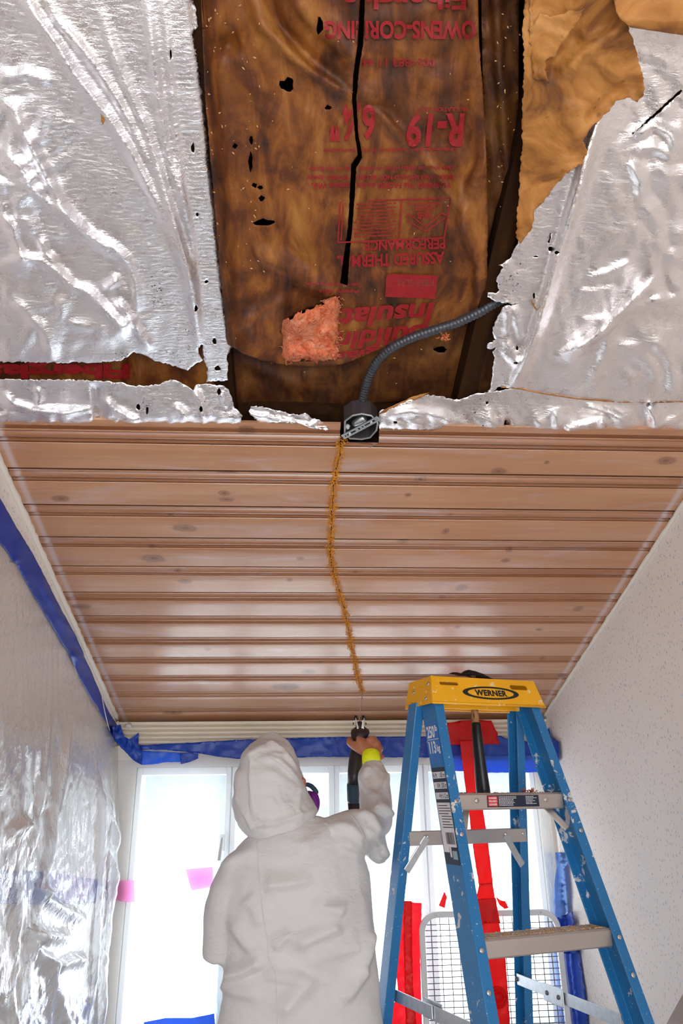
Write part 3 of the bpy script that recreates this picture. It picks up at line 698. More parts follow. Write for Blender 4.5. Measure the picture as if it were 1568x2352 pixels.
# pale grains scattered over the batt, soot around the hole
m = MB(); R_ = random.Random(21)
for i in range(170):
    x, y = (R_.uniform(470, 600), R_.uniform(0, 640)) if i < 70 else ((R_.gauss(1160, 14), R_.uniform(30, 620)) if i < 120 else (R_.uniform(480, 1120), R_.uniform(60, 900)))
    nn = NK - float(k_disp(np.array([x]), np.array([y]))[0]) - .002 if x < 1100 else .052 + R_.uniform(-.02, .02)
    if y > 830: nn = .075
    c = atC(x, y, nn); l = R_.uniform(.0012, .0034); d = Vector((R_.gauss(0,1), R_.gauss(0,1), R_.gauss(0,.4))).normalized()*l; w_ = d.orthogonal().normalized()*l*.45; t = w_.cross(d).normalized()*l*.4
    m.add([c-d, c+w_, c+d, c-w_, c-t, c+t], [(0,1,4),(1,2,4),(2,3,4),(3,0,4),(1,0,5),(2,1,5),(3,2,5),(0,3,5)])
o = m.obj('pale_grains', MAT['tan_debris'], fix=False); tag(o, 'pale grains and droppings scattered over the brown batt', 'debris', kind='stuff')
# ---------------------------------------------------------------- foil facing sheets
NF = .020
def fs(x, y, d): return aC(x, y, NF - d)
CLU = (XL + .002, XR - .002)
FA = [(-620,-420),(438,-420),(438,-20),(446,10),(455,60),(440,80),(450,110),(458,155),(466,230),(476,300),(481,380),(490,435),(498,478),(505,540),(516,581),(518,625),(527,655),(507,666),(511,676),(518,686),(531,697),(520,703),(518,725),(520,742),(529,758),(542,777),(536,792),(522,814),(523,845),(523,873),(473,878),(477,851),(470,832),(466,814),(464,792),(455,799),(459,817),(466,827),(459,832),(448,836),(431,851),(418,847),(385,836),(355,829),(340,819),(322,812),(307,808),(296,817),(277,829),(222,833),(100,832),(0,831),(-620,828)]
def fa_disp(x, y):
    d = .004*vnoise(x, y, 120, 2)
    for pts, wd_, ht in (
      ([(40,-60),(58,0),(82,42),(120,92),(165,165),(195,205),(240,262),(300,350),(345,440),(390,530),(430,640),(452,760),(458,800)], 10, .014),
      ([(90,-30),(130,50),(175,100),(215,150),(265,225),(310,310),(355,400),(400,520),(440,660),(455,790)], 9, .010),
      ([(230,30),(262,130),(290,200),(330,290),(362,380),(395,490),(430,610),(452,740)], 8, .010),
      ([(335,0),(348,110),(362,230),(376,320),(395,400),(412,460),(430,540)], 8, .010),
      ([(375,10),(385,120),(395,230),(405,330),(415,430),(440,560),(452,700)], 6, .007),
      ([(0,225),(30,255),(48,300),(75,350),(100,395),(140,480),(200,540),(255,580),(300,600)], 10, .014),
      ([(0,345),(40,380),(70,430),(110,470),(150,500),(210,560)], 9, .012),
      ([(0,610),(50,595),(95,600),(130,625),(165,660),(195,670),(225,695),(255,730),(280,752),(302,742),(315,720)], 9, .016),
      ([(90,545),(105,585),(130,602)], 7, .012), ([(240,545),(290,600),(310,650),(315,720)], 7, .008),
      ([(300,742),(330,780),(345,800)], 7, .014), ([(265,690),(290,720),(302,742)], 6, .012), ([(240,668),(268,648),(266,630)], 6, .010),
      ([(20,680),(60,720),(95,755),(115,800),(120,832)], 9, .009), ([(150,740),(200,752),(250,762)], 8, .006), ([(135,680),(140,720),(130,735)], 7, .006),
      ([(0,180),(60,172),(120,190)], 10, .006), ([(20,400),(60,425),(85,400)], 7, .010), ([(60,610),(40,560),(30,520),(0,490)], 9, .010)):
        d = d + ridge(x, y, pts, wd_, ht)
    m1 = np.exp(-(((x-30)/110)**2 + ((y-400)/190)**2)); m2 = np.exp(-(((x-270)/70)**2 + ((y-720)/90)**2)); m3 = np.exp(-(((x-90)/140)**2 + ((y-760)/80)**2))
    d += (.045*m1 + .038*m2 + .020*m3) * crumple(x, y, 55, 3, 6) + .010*m1*crumple(x, y, 24, 31)
    d += .005*crumple(x, y, 110, 14) + .003 * crumple(x*1.0, y*.5, 30, 12) * np.clip(1.4-m1, 0, 1)
    d -= .010*np.exp(-((x-(445+.12*y))/14)**2) * (y > 0)          # cut edge curls up into the bay
    return d
FH = [blob(392,125,3,15,1,9), blob(443,340,4,12,2,9), blob(453,492,3,5,3,8), blob(474,647,4,5,4,8), blob(450,708,4,9,5,8), blob(493,785,5,8,6,9), blob(500,846,7,6,7,9), blob(462,800,5,10,8,9)]
fa = sheet('foil_sheet', FA, fs, 7, MAT['foil'], None, fa_disp, FH, jag=2.2, bstep=5, thick=.0007, clamp=CLU, inv=CEIL_M)
tag(fa, 'large crumpled silver foil sheet left of the open bay, folds fanning to its scorched corner', 'foil sheet')
FB = [(-300,866),(0,871),(60,872),(185,873),(240,876),(274,878),(307,886),(326,886),(363,884),(374,878),(390,872),(403,873),(425,884),(437,892),(444,897),(449,884),(477,882),(514,886),(525,895),(533,914),(536,932),(548,944),(557,955),(548,985),(300,984),(0,978),(-300,974)]
def fb_disp(x, y):
    d = .004*vnoise(x, y, 90, 4) + .016*np.clip((y-880)/80, 0, 1)*vnoise(x, y, 60, 7)
    d -= .020*np.clip((y-955)/25, 0, 1)**2
    d += ridge(x, y, [(218,880),(222,920),(224,975)], 9, -.016) + ridge(x, y, [(235,915),(260,940),(300,965),(330,975)], 7, .010) + ridge(x, y, [(0,900),(30,930),(80,945),(150,950),(215,940)], 8, .012)
    d += ridge(x, y, [(80,890),(92,910),(85,930)], 6, .008) + ridge(x, y, [(440,890),(462,930),(470,975)], 7, .010) + ridge(x, y, [(505,900),(520,940)], 6, .008) + ridge(x, y, [(400,930),(412,945),(430,960)], 7, .010)
    d += .022*crumple(x, y, 34, 17)*np.clip((y-925)/40, .12, 1) + .003*crumple(x, y, 16, 18)
    return d
fb = sheet('foil_strip', FB, fs, 6, MAT['foil'], None, fb_disp, [blob(318,935,5,7,1,8), blob(338,943,4,8,4,8), blob(462,940,4,8,2,8), blob(503,900,4,9,3,8)], jag=2, bstep=5, thick=.0007, clamp=CLU, inv=CEIL_M)
tag(fb, 'long narrow silver foil strip above the top ceiling board, left side', 'foil strip')
FB2 = [(571,944),(576,933),(596,934),(619,938),(650,946),(686,954),(700,948),(712,958),(735,966),(753,976),(754,988),(735,986),(710,983),(690,974),(662,971),(630,970),(604,973),(584,962)]
o = sheet('foil_scrap', FB2, lambda x, y, d: aC(x, y, .016-d), 5, MAT['foil'], None, lambda x, y: .018*crumple(x, y, 24, 22) + .010*np.exp(-((y-(940+.22*(x-575)+12))/9)**2), jag=2, bstep=4, thick=.0007, inv=CEIL_M)
tag(o, 'small crumpled foil scrap lying left of the metal light box', 'foil scrap')
FC = [(1216,-420),(1208,0),(1208,260),(1205,420),(1222,500),(1215,520),(1198,526),(1190,553),(1182,570),(1172,593),(1158,602),(1144,609),(1156,614),(1148,626),(1141,637),(1139,646),(1147,665),(1138,674),(1120,671),(1119,682),(1134,690),(1152,696),(1192,699),(1158,703),(1150,714),(1142,727),(1131,752),(1133,771),(1139,780),(1120,789),(1118,799),(1128,802),(1139,796),(1130,808),(1134,817),(1131,849),(1129,870),(1127,889),(1120,898),(1131,903),(1142,889),(1183,891),(1254,905),(1329,916),(1422,923),(1500,924),(1568,922),(2050,905),(2050,-420)]
def fc_disp(x, y):
    d = .005*vnoise(x, y, 140, 12)
    for pts, wd_, ht in (
      ([(1380,250),(1350,340),(1330,420),(1300,520),(1275,600),(1250,690),(1225,770),(1200,840),(1170,890)], 9, .030),
      ([(1440,60),(1400,210),(1360,320),(1320,450),(1290,540)], 14, .012), ([(1345,390),(1320,470),(1300,540)], 7, .008),
      ([(1500,640),(1450,690),(1400,740),(1375,765),(1340,790),(1285,815)], 10, .030), ([(1568,680),(1500,690),(1440,720)], 9, .008),
      ([(1440,350),(1500,340),(1540,360),(1545,330)], 10, .010), ([(1445,370),(1470,420),(1465,450)], 10, .010), ([(1450,320),(1500,290),(1540,310),(1550,345)], 10, .010),
      ([(1160,780),(1180,820),(1190,850)], 6, .010), ([(1150,800),(1175,830),(1185,838)], 5, .008), ([(1180,700),(1188,750),(1195,790)], 7, .009), ([(1160,690),(1165,740),(1160,770)], 6, .007),
      ([(1400,800),(1470,795),(1540,800)], 12, .007), ([(1420,660),(1360,670),(1330,668)], 9, .006), ([(1450,600),(1400,625),(1350,640)], 10, .007), ([(1330,740),(1370,738),(1400,730)], 8, .006),
      ([(1300,830),(1350,805),(1360,810)], 8, .006), ([(1370,770),(1400,765),(1380,830),(1350,880)], 10, .008)):
        d = d + ridge(x, y, pts, wd_, ht)
    d += .008*crumple(x, y, 130, 46) + .026*crumple(x, y, 85, 41)*np.clip((x-1330)/200, 0, 1)*np.clip((y-200)/200, 0, 1) + .007*crumple(x, y, 40, 44)
    d += .010*crumple(x*1.6, y*.7, 34, 43)*np.exp(-((x-1170)/40)**2)
    return d
fc = sheet('foil_sheet', FC, fs, 7, MAT['foil_warm'], None, fc_disp, [blob(1264,572,5,7,1,8), blob(1278,580,7,4,2,8), blob(1226,680,3,9,3,8), blob(1187,800,3,6,4,8), blob(1184,834,6,2.5,5,8), blob(1230,589,6,2,6,8), [(1450,310),(1500,262),(1563,205),(1567,209),(1504,267)], [(1258,558),(1262,536),(1266,534),(1262,558)]], jag=2.4, bstep=5, thick=.0007, clamp=CLU, inv=CEIL_M)
tag(fc, 'large smooth silver foil sheet right of the open bay with ragged torn edge', 'foil sheet')
FD = [(870,985),(868,960),(872,944),(890,938),(910,933),(939,918),(973,906),(1010,910),(1045,918),(1065,914),(1080,908),(1092,904),(1120,901),(1150,897),(1167,894),(1192,884),(1254,894),(1329,904),(1422,911),(1500,912),(1568,910),(1850,896),(1850,1010),(1568,1001),(1200,996),(1080,993),(940,986)]
def fd_disp(x, y):
    d = .004*vnoise(x, y, 80, 21) + .018*np.clip((y-915)/70, 0, 1)*vnoise(x, y, 70, 23) - .022*np.clip((y-974)/22, 0, 1)**2
    d += .014*np.exp(-((x-930)/60)**2)
    d += ridge(x, y, [(1485,925),(1500,960),(1510,990)], 12, .018) + ridge(x, y, [(1375,965),(1335,978),(1290,988)], 7, .014) + ridge(x, y, [(1375,965),(1390,985)], 6, .012) + ridge(x, y, [(1270,940),(1280,960),(1275,985)], 8, .008)
    d += ridge(x, y, [(1340,932),(1400,950),(1440,970)], 7, .008) + ridge(x, y, [(880,960),(940,945),(1000,955),(1060,975)], 8, .010) + ridge(x, y, [(1163,960),(1164,995)], 5, -.016)
    d += .024*crumple(x, y, 40, 27)*np.clip((y-930)/40, .1, 1)+ .003*crumple(x, y, 15, 28)
    return d
fd = sheet('foil_strip', FD, lambda x, y, d: aC(x, y, NF+.006-d), 6, MAT['foil_warm'], None, fd_disp, [blob(908,970,5,4,1,8), blob(1118,925,4,4,2,8), blob(1160,976,3,12,3,8)], jag=2, bstep=5, thick=.0007, clamp=CLU, inv=CEIL_M)
tag(fd, 'long narrow silver foil strip above the top ceiling board, right of the light box', 'foil strip')
# brown bare edge of the right strip by the light box, the copper-coloured tear line
o = sheet('kraft_edge', [(868,952),(885,940),(915,926),(950,910),(985,902),(960,916),(920,936),(890,952)], lambda x, y, d: aC(x, y, .010-d), 6, MAT['kraft_back'], fd, lambda x, y: .006*crumple(x, y, 20, 3), jag=1, thick=.001, inv=CEIL_M)
cl_ = [(1150,889),(1183,891),(1254,905),(1329,916),(1422,923),(1500,924),(1568,922),(1620,919)]
sheet('tear_line', [(x, y-1.2) for x, y in cl_] + [(x, y+1.6) for x, y in cl_[::-1]], lambda x, y, d: aC(x, y, NF-d), 3, MAT['kraft_back'], fd, lambda x, y: fc_disp(x, y)*.6+.004, thick=.0008, clamp=CLU, inv=CEIL_M)
# flaps of brown backing peeled from the right sheet and hanging folded over its edge
FE = [(1205,-400),(1205,0),(1200,60),(1203,150),(1200,240),(1199,320),(1195,380),(1188,490),(1185,545),(1195,560),(1222,523),(1225,489),(1251,457),(1282,417),(1298,398),(1348,373),(1348,345),(1338,324),(1357,293),(1376,277),(1419,230),(1447,224),(1463,235),(1478,218),(1478,180),(1463,131),(1444,65),(1425,20),(1410,-400)]
def fe_disp(x, y):
    u = np.clip((x-1205)/270, 0, 1); e = np.clip((x - (1250 + (457-y)*.62)) / 40, -2, 1)
    d = .012 + .030*u + .010*vnoise(x, y, 70, 51) + .012*crumple(x, y, 60, 52) + .005*crumple(x, y, 24, 53)
    d += ridge(x, y, [(1440,55),(1380,90),(1330,130),(1290,180)], 16, .014) - ridge(x, y, [(1330,60),(1300,110),(1270,140),(1262,190)], 14, .016)
    d += ridge(x, y, [(1478,180),(1440,190),(1410,215),(1370,250),(1340,290)], 16, -.012) + ridge(x, y, [(1290,250),(1330,260),(1340,300),(1300,330)], 12, .006)
    return d
o = sheet('kraft_flap', FE, lambda x, y, d: aC(x, y, NF-d), 8, MAT['kraft_back'], None, fe_disp, [], jag=2.6, bstep=6, thick=.0014, inv=CEIL_M)
tag(o, 'torn tan kraft backing hanging folded over the right foil sheet', 'paper flap')
fl2 = sheet('torn_layer', [(1222,-150),(1222,60),(1240,30),(1262,40),(1300,28),(1345,20),(1322,55),(1300,85),(1283,110),(1272,130),(1255,135),(1250,160),(1262,190),(1225,180),(1215,80),(1212,-150)], lambda x, y, d: aC(x, y, NF-.022-d), 8, MAT['kraft_back'], o, lambda x, y: .010*crumple(x, y, 50, 61)+.02*np.clip((x-1215)/120, 0, 1), jag=3, bstep=6, thick=.0014, inv=CEIL_M)
FG = [(1396,-400),(1404,-20),(1415,28),(1424,44),(1446,62),(1500,70),(1568,80),(1900,100),(1900,-400)]
o = sheet('kraft_flap', FG, lambda x, y, d: aC(x, y, NF-.055-d), 12, MAT['kraft_back'], None, lambda x, y: .020*np.exp(-((y-50)/40)**2) + .006*vnoise(x, y, 90, 71), jag=.5, thick=.0016, clamp=CLU, inv=CEIL_M)
tag(o, 'smooth brown paper flap hanging nearest the camera at the top right corner', 'paper flap')
# brown paper seen in the gap between the two left foil pieces
o = sheet('kraft_strip', [(-300,790),(500,790),(490,915),(300,915),(-300,905)], lambda x, y, d: aC(x, y, .050-d), 10, MAT['kraft'], None, lambda x, y: .016*crumple(x, y, 60, 81)+.02*np.exp(-((x-318)/12)**2)-.02*np.exp(-((x-300)/14)**2), jag=0, thick=.001, clamp=CLU, inv=CEIL_M)
tag(o, 'strip of brown printed kraft paper showing between the two left foil pieces', 'insulation')
V, Fc = text_geo('Fiberglas', .05); V, Fc = split_long(np.c_[298 - V[:, 0]*330, 826 + V[:, 1]*44], Fc, 12)
f_ = lambda x, y: .016*crumple(x, y, 60, 81)+.02*np.exp(-((x-318)/12)**2)-.02*np.exp(-((x-300)/14)**2)
W = aC(V[:, 0], V[:, 1], .050 - f_(V[:, 0], V[:, 1]) - .0045); W[:, 0] = np.clip(W[:, 0], *CLU)
t_ = mk('red_print', W.tolist(), Fc, MAT['red_print'], o); t_.matrix_parent_inverse = CEIL_M.inverted()
# soot and mould specks round the scorched corner
m = MB(); R_ = random.Random(33)
for i in range(430):
    cx_, cy_, sx, sy = R_.choice([(440,800,18,22),(290,817,10,6),(425,780,22,26),(515,905,18,20),(545,955,14,12),(1090,975,14,10),(1095,930,16,14),(337,940,8,10),(365,670,10,24),(1170,650,18,30)])
    x, y = R_.gauss(cx_, sx), R_.gauss(cy_, sy)
    if not any(inpoly(np.array([[x, y]]), P)[0] for P in (FA, FB, FC, FD)): continue
    dd = next(f for P, f in ((FA, fa_disp), (FB, fb_disp), (FC, fc_disp), (FD, fd_disp)) if inpoly(np.array([[x, y]]), P)[0])
    c = atC(x, y, NF - float(dd(np.array([x]), np.array([y]))[0]) - .0008); l = R_.uniform(.0006, .0024)
    m.add([c + Vector((R_.uniform(-l,l), R_.uniform(-l,l), R_.uniform(-l,l)*.4)) for _ in range(4)], [(0,1,2),(0,2,3),(1,3,2),(0,3,1)])
o = m.obj('soot_specks', MAT['black'], fix=False); tag(o, 'black soot and mould specks on the torn foil edges', 'debris', kind='stuff')

# ---------------------------------------------------------------- round metal light box with strap, conduit
lb = empty('light_box', mat=CEIL_M @ Matrix.Translation((*US(829, 980, 0), 0)))
tag(lb, 'dark metal ceiling light box with a slotted strap at the end of the saw cut', 'electrical box'); bpy.context.view_layer.update()
rim = [(790,995),(791,966),(809,953),(830,949),(853,953),(868,970),(865,988),(850,1005),(830,1009),(803,1007)]
rp = [Vector((*US(x, y, 0), 0)) - Vector((*US(829, 980, 0), 0)) for x, y in rim]
n = len(rp); V = []; Fc = []
for sc_, z in ((1.0, -.001), (1.0, .046), (.9, .050), (.935, -.001), (.935, .044)):
    V += [Vector((p.x*sc_, p.y*sc_, z)) for p in rp]
for i in range(n):
    j = (i+1) % n
    Fc += [(i, j, n+j, n+i), (n+i, n+j, 2*n+j, 2*n+i), (3*n+j, 3*n+i, 4*n+i, 4*n+j), (j, i, 3*n+i, 3*n+j)]
Fc += [tuple(2*n+i for i in range(n)), ]
mk('box_shell', V, Fc, MAT['steel_dark'], lb)
MB().tube([Vector((p.x*.97, p.y*.97, -.001)) for p in rp + rp[:1]], .0022, 6).obj('box_rim', MAT['galv'], lb)
mk('back_plate', [Vector((p.x*.935, p.y*.935, .043)) for p in rp] + [Vector((p.x*.935, p.y*.935, .0445)) for p in rp], [tuple(range(n))[::-1], tuple(range(n, 2*n))] + [(i, (i+1) % n, n+(i+1) % n, n+i) for i in range(n)], MAT['box_inside'], lb)
o2 = Vector((*US(829, 980, 0), 0))
def lp(x, y, z=0): return Vector((*US(x, y, z), z)) - o2
a, b = lp(787, 1001), lp(869, 957); d = (b-a).normalized(); s_ = Vector((-d.y, d.x, 0)); Lb = (b-a).length
def bx(t, w_): return a + d*(t*Lb) + s_*w_
SLOT = [(.06,.36),(.62,.93)]
outl = [(0, -.0075), (1, -.0075), (1, .0075), (0, .0075)]
hs = [[(t0, -.0024), (t1, -.0024), (t1, .0024), (t0, .0024)] for t0, t1 in SLOT] + [[(.46+.03*math.cos(k*.785), .0034*math.sin(k*.785)) for k in range(8)], [(.545,-.003),(.575,-.003),(.575,.003),(.545,.003)]]
sc2 = 10; V2, F2 = tri2d([(x*sc2, y*sc2*8) for x, y in outl], .6, [[(x*sc2, y*sc2*8) for x, y in h] for h in hs], grid=False, bstep=50)
V = [bx(x/sc2, y/sc2/8) + Vector((0, 0, -.004)) for x, y in V2]
o = mk('mounting_strap', V, F2.tolist(), MAT['galv'], lb); mm = o.modifiers.new('t', 'SOLIDIFY'); mm.thickness = .0016
for t_ in (.20, .80):
    MB().disc(bx(t_, 0) + Vector((0, 0, -.005)), (0, 0, -1), .0034, .002, 10, .0006).obj('screw', MAT['chrome'], lb, smooth=True)
c0, c1 = lp(812, 974, .012), lp(838, 958, .012)
MB().tube([c0, c0.lerp(c1, .3), c0.lerp(c1, .9), c1], [.0075, .009, .010, .008], 12).obj('wire_connector', MAT['galv'], lb, smooth=True)
c0, c1 = lp(795, 985, .012), lp(800, 976, .02)
MB().tube([c0, c0.lerp(c1, .3), c1], [.004, .006, .005], 10).obj('wire_connector', MAT['label_white'], lb, smooth=True)
# armoured flexible conduit
path = [(830,938,.048),(833,915,.046),(839,890,.044),(849,862,.042),(868,828,.038),(900,799,.034),(945,776,.032),(1000,757,.030),(1050,741,.030),(1100,717,.030),(1125,702,.032),(1150,688,.036),(1180,668,.042)]
pp = [atC(*p) for p in path]
from mathutils.geometry import interpolate_bezier
fine = []
for i in range(len(pp)-1):
    p0, p1, p2, p3 = pp[max(i-1, 0)], pp[i], pp[i+1], pp[min(i+2, len(pp)-1)]
    fine += interpolate_bezier(p1, p1 + (p2-p0)/6, p2 - (p3-p1)/6, p2, 24)[:-1]
L = np.cumsum([0] + [(fine[i+1]-fine[i]).length for i in range(len(fine)-1)])
ss = np.arange(0, L[-1], .0019); fine = [Vector(tuple(np.interp(s, L, [p[k] for p in fine]) for k in range(3))) for s in ss]
rad = [(.0098, .0104, .0100, .0086)[i % 4] for i in range(len(fine))]
cnd = MB().tube(fine, rad, 14).obj('conduit', MAT['conduit'], smooth=True); tag(cnd, 'dark ribbed flexible conduit curving from the light box to the right foil edge', 'conduit')
cl = empty('conduit_clamp', atC(830, 936, .046)); tag(cl, 'brassy screw clamp holding the conduit on the light box', 'clamp')
bpy.context.view_layer.update()
mi = cl.matrix_world.inverted(); ax = (fine[12]-fine[0]).normalized(); e1 = ax.orthogonal().normalized(); e2 = ax.cross(e1)
ring = [mi @ (fine[4] + (e1*math.cos(t) + e2*math.sin(t))*.0125) for t in [k*2*math.pi/20 for k in range(18)]]
MB().tube(ring, .0028, 8).obj('clamp_band', MAT['brass'], cl, smooth=True)
MB().disc(mi @ atC(814, 931, .040), Vector((-.2, -.8, -.5)), .0045, .004, 12, .001).obj('clamp_screw', MAT['brass'], cl, smooth=True)
MB().bar(mi @ atC(813, 931, .043), mi @ atC(829, 938, .040), .006, .003).obj('clamp_ear', MAT['brass'], cl, bevel=.001)
# ---------------------------------------------------------------- plastic sheeting and tapes
tl_px = [(0,1246),(37,1295),(57,1332),(85,1380),(117,1432),(142,1477),(159,1500),(167,1523),(194,1577),(219,1622),(242,1656),(256,1688),(273,1713)]
TLW = [atX(x, y, XL+.006) for x, y in tl_px]
ty_ = [p.y for p in TLW]; tz_ = [p.z for p in TLW]
def ztape(y):
    sl = (tz_[-1]-tz_[0])/(ty_[-1]-ty_[0])
    return np.where(y < ty_[0], tz_[0] + sl*(y-ty_[0]), np.where(y > ty_[-1], tz_[-1] + sl*(y-ty_[-1]), np.interp(y, ty_, tz_)))
def gridmesh(name, X, Y, Z, mat):
    a, b = X.shape; V = np.c_[X.ravel(), Y.ravel(), Z.ravel()]
    i = np.arange((a-1)*b).reshape(a-1, b)[:, :-1].ravel()
    return mk(name, V.tolist(), np.c_[i, i+1, i+b+1, i+b].tolist(), mat, None, True)
ys = np.concatenate([np.linspace(-.1, .88, 24), np.linspace(.90, YF-.02, 330)]); ts = np.concatenate([np.linspace(0, .62, 230), np.linspace(.64, 1, 30)])
Yg, Tg = np.meshgrid(ys, ts); Zg = (ztape(Yg)+.03)*(1-Tg) + .02*Tg
fa_ = np.clip(Tg*5, 0, 1)
fold = .5+.5*np.sin(Yg*9 + Zg*1.4 + 2.2*vnoise(Yg, Zg, .5, 3)); h = .018*fold
cr = crumple((Yg+Zg*.25).ravel(), (Zg*.35).ravel(), .085, 71, 6).reshape(Yg.shape); cr2 = crumple(Yg.ravel(), (Zg*.55).ravel(), .034, 72, 6).reshape(Yg.shape)
lowr = np.clip((1.62-Zg)/.25, .25, 1)
cr3 = crumple((Yg*1.0-Zg*.2).ravel(), (Zg*.6).ravel(), .020, 75, 6).reshape(Yg.shape)
h = h + .032*cr + (.018*cr2 + .009*cr3)*lowr + .03*np.clip((Yg-2.2)/.8, 0, 1)
for seg in (((126,1616),(98,1790),(71,1958)), ((71,2040),(120,2075),(180,2115)), ((50,2138),(85,2190),(120,2222)), ((120,2222),(150,2204),(178,2202)), ((50,2138),(100,2148),(150,2152)), ((0,1915),(30,1895),(60,1880)), ((270,1880),(275,2020),(288,2115))):
    pp_ = [atX(a, b, XL+.03) for a, b in seg]; h = h + ridge(Yg.ravel(), Zg.ravel(), [(p.y, p.z) for p in pp_], .012, .022).reshape(Yg.shape)
for (y0, z0, y1, z1, wd_, ht) in ((2.35, 1.72, 2.05, .9, .02, .03), (2.6, 1.62, 2.75, .8, .016, .03), (2.8, 1.5, 2.86, .6, .02, .035), (2.2, 1.2, 2.7, .7, .02, .02), (1.9, 1.5, 2.1, .8, .02, .02)):
    h = h + ridge(Yg.ravel(), Zg.ravel(), [(y0, z0), (y1, z1)], wd_, ht).reshape(Yg.shape)
pl = gridmesh('plastic_sheet', XL + .006 + h*fa_, Yg, Zg, MAT['poly_left'])
tag(pl, 'clear crinkled plastic sheet hanging from blue tape over the left wall', 'plastic sheet')
xs = np.linspace(XL+.02, XR-.02, 230); zs = np.linspace(0, 1, 110)
Xg, Tg = np.meshgrid(xs, zs); Zg = 1.612*(1-Tg) + .02*Tg
h = .016*(.5+.5*np.sin(Xg*22 + 1.5*vnoise(Xg, Zg, .3, 5)))*np.clip((np.abs(Xg-.17)-.05)/.5, .1, 1) + .018*crumple((Xg+Zg*.06).ravel(), (Zg*.16).ravel(), .10, 81).reshape(Xg.shape)
h += .03*np.exp(-((Xg-.93)/.05)**2) + .014*np.exp(-((Xg-.83)/.02)**2)
pf = gridmesh('plastic_sheet', Xg, YF - .014 - .8*h*np.clip(Tg*8, 0, 1), Zg, MAT['poly_front'])
tag(pf, 'hazy translucent plastic sheet hanging over the bright front window', 'plastic sheet')

def hit(off):   # nearest of the front wall, left wall and right wall, moved off the wall by off + d
    def f(x, y, d):
        A = aY(x, y, YF - off - d); B = aX(x, y, XR - off*.3 - d); C = aX(x, y, XL + off*.3 + d)
        out = A.copy(); m = (A[:, 0] > XR - .004); out[m] = B[m]; m = (A[:, 0] < XL + .004); out[m] = C[m]; return out
    return f
def tdisp(a, b, seed, base=0):
    return lambda x, y: base + a*crumple(x, y, 26, seed) + b*vnoise(x, y, 12, seed+1)
TA = [(-60,1055),(0,1144),(34,1204),(77,1275),(114,1346),(142,1403),(171,1454),(191,1497),(193,1508),(211,1545),(231,1594),(251,1637),(272,1671),(276,1708),(273,1716),(256,1688),(242,1656),(219,1622),(194,1577),(167,1523),(159,1500),(142,1477),(117,1432),(85,1380),(57,1332),(37,1295),(0,1246),(-60,1170)]
o = sheet('blue_tape', TA, lambda x, y, d: aX(x, y, XL+.0075+d), 7, MAT['blue_tape'], None, lambda x, y: .004*vnoise(x, y, 22, 3)+.006*ridge(x, y, [(90,1330),(120,1390),(160,1470)], 6, 1)+.010*ridge(x, y, [(160,1500),(178,1512),(184,1522)], 5, 1)+.006*ridge(x, y, [(30,1290),(48,1283)], 4, 1), jag=.6, thick=.0006)
tag(o, 'long blue masking tape strip running down the left wall under the sloped ceiling', 'tape')
o = sheet('blue_tape', [(258,1668),(277,1664),(284,1690),(296,1698),(318,1683),(318,1712),(326,1722),(326,1757),(312,1750),(296,1736),(278,1718),(262,1700)], hit(.052), 5, MAT['blue_tape'], None, lambda x, y: .045*crumple(x, y, 16, 13) + .01, jag=1, thick=.0006)
tag(o, 'crumpled blue tape wad bunched in the far left corner', 'tape')
o = sheet('blue_tape', [(314,1712),(380,1709),(455,1705),(546,1699),(640,1697),(700,1695),(800,1692),(935,1692),(1000,1692),(1000,1741),(940,1739),(840,1740),(740,1738),(640,1741),(546,1743),(500,1738),(453,1730),(380,1722),(318,1722)], hit(.046), 6, MAT['blue_tape'], None, tdisp(.012, .004, 5), jag=.6, thick=.0006)
tag(o, 'long blue masking tape strip across the top of the front plastic sheet', 'tape')
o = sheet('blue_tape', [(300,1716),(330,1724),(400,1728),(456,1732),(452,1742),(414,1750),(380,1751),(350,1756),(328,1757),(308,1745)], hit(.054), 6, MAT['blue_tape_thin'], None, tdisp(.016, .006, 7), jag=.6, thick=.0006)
tag(o, 'loose wrinkled lower blue tape piece at the left end of the front strip', 'tape')
o = sheet('blue_tape', [(413,1730),(436,1728),(454,1731),(455,1742),(436,1750),(415,1755)], hit(.066), 5, MAT['blue_tape'], None, tdisp(.006, .003, 9), thick=.0006)
tag(o, 'small square blue tape patch over the lower left tape piece', 'tape')
o = sheet('blue_tape', [(1022,1700),(1150,1690),(1160,1696),(1232,1706),(1232,1745),(1120,1748),(1022,1741)], hit(.046), 6, MAT['blue_tape'], None, tdisp(.008, .004, 11), jag=.6, thick=.0006)
tag(o, 'dark blue tape strip behind the ladder right of the red tape', 'tape')
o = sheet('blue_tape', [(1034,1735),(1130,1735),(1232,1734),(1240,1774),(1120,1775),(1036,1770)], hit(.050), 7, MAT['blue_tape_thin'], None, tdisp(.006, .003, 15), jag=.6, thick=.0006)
tag(o, 'pale blue wide tape band behind the ladder below the dark strip', 'tape')
o = sheet('blue_tape', [(1240,1690),(1261,1671),(1263,1690),(1282,1704),(1284,1748),(1262,1760),(1240,1740)], hit(.020), 6, MAT['blue_tape'], None, tdisp(.010, .004, 17), thick=.0006)
tag(o, 'pointed blue tape scrap folded into the far right corner by the wallpaper', 'tape')
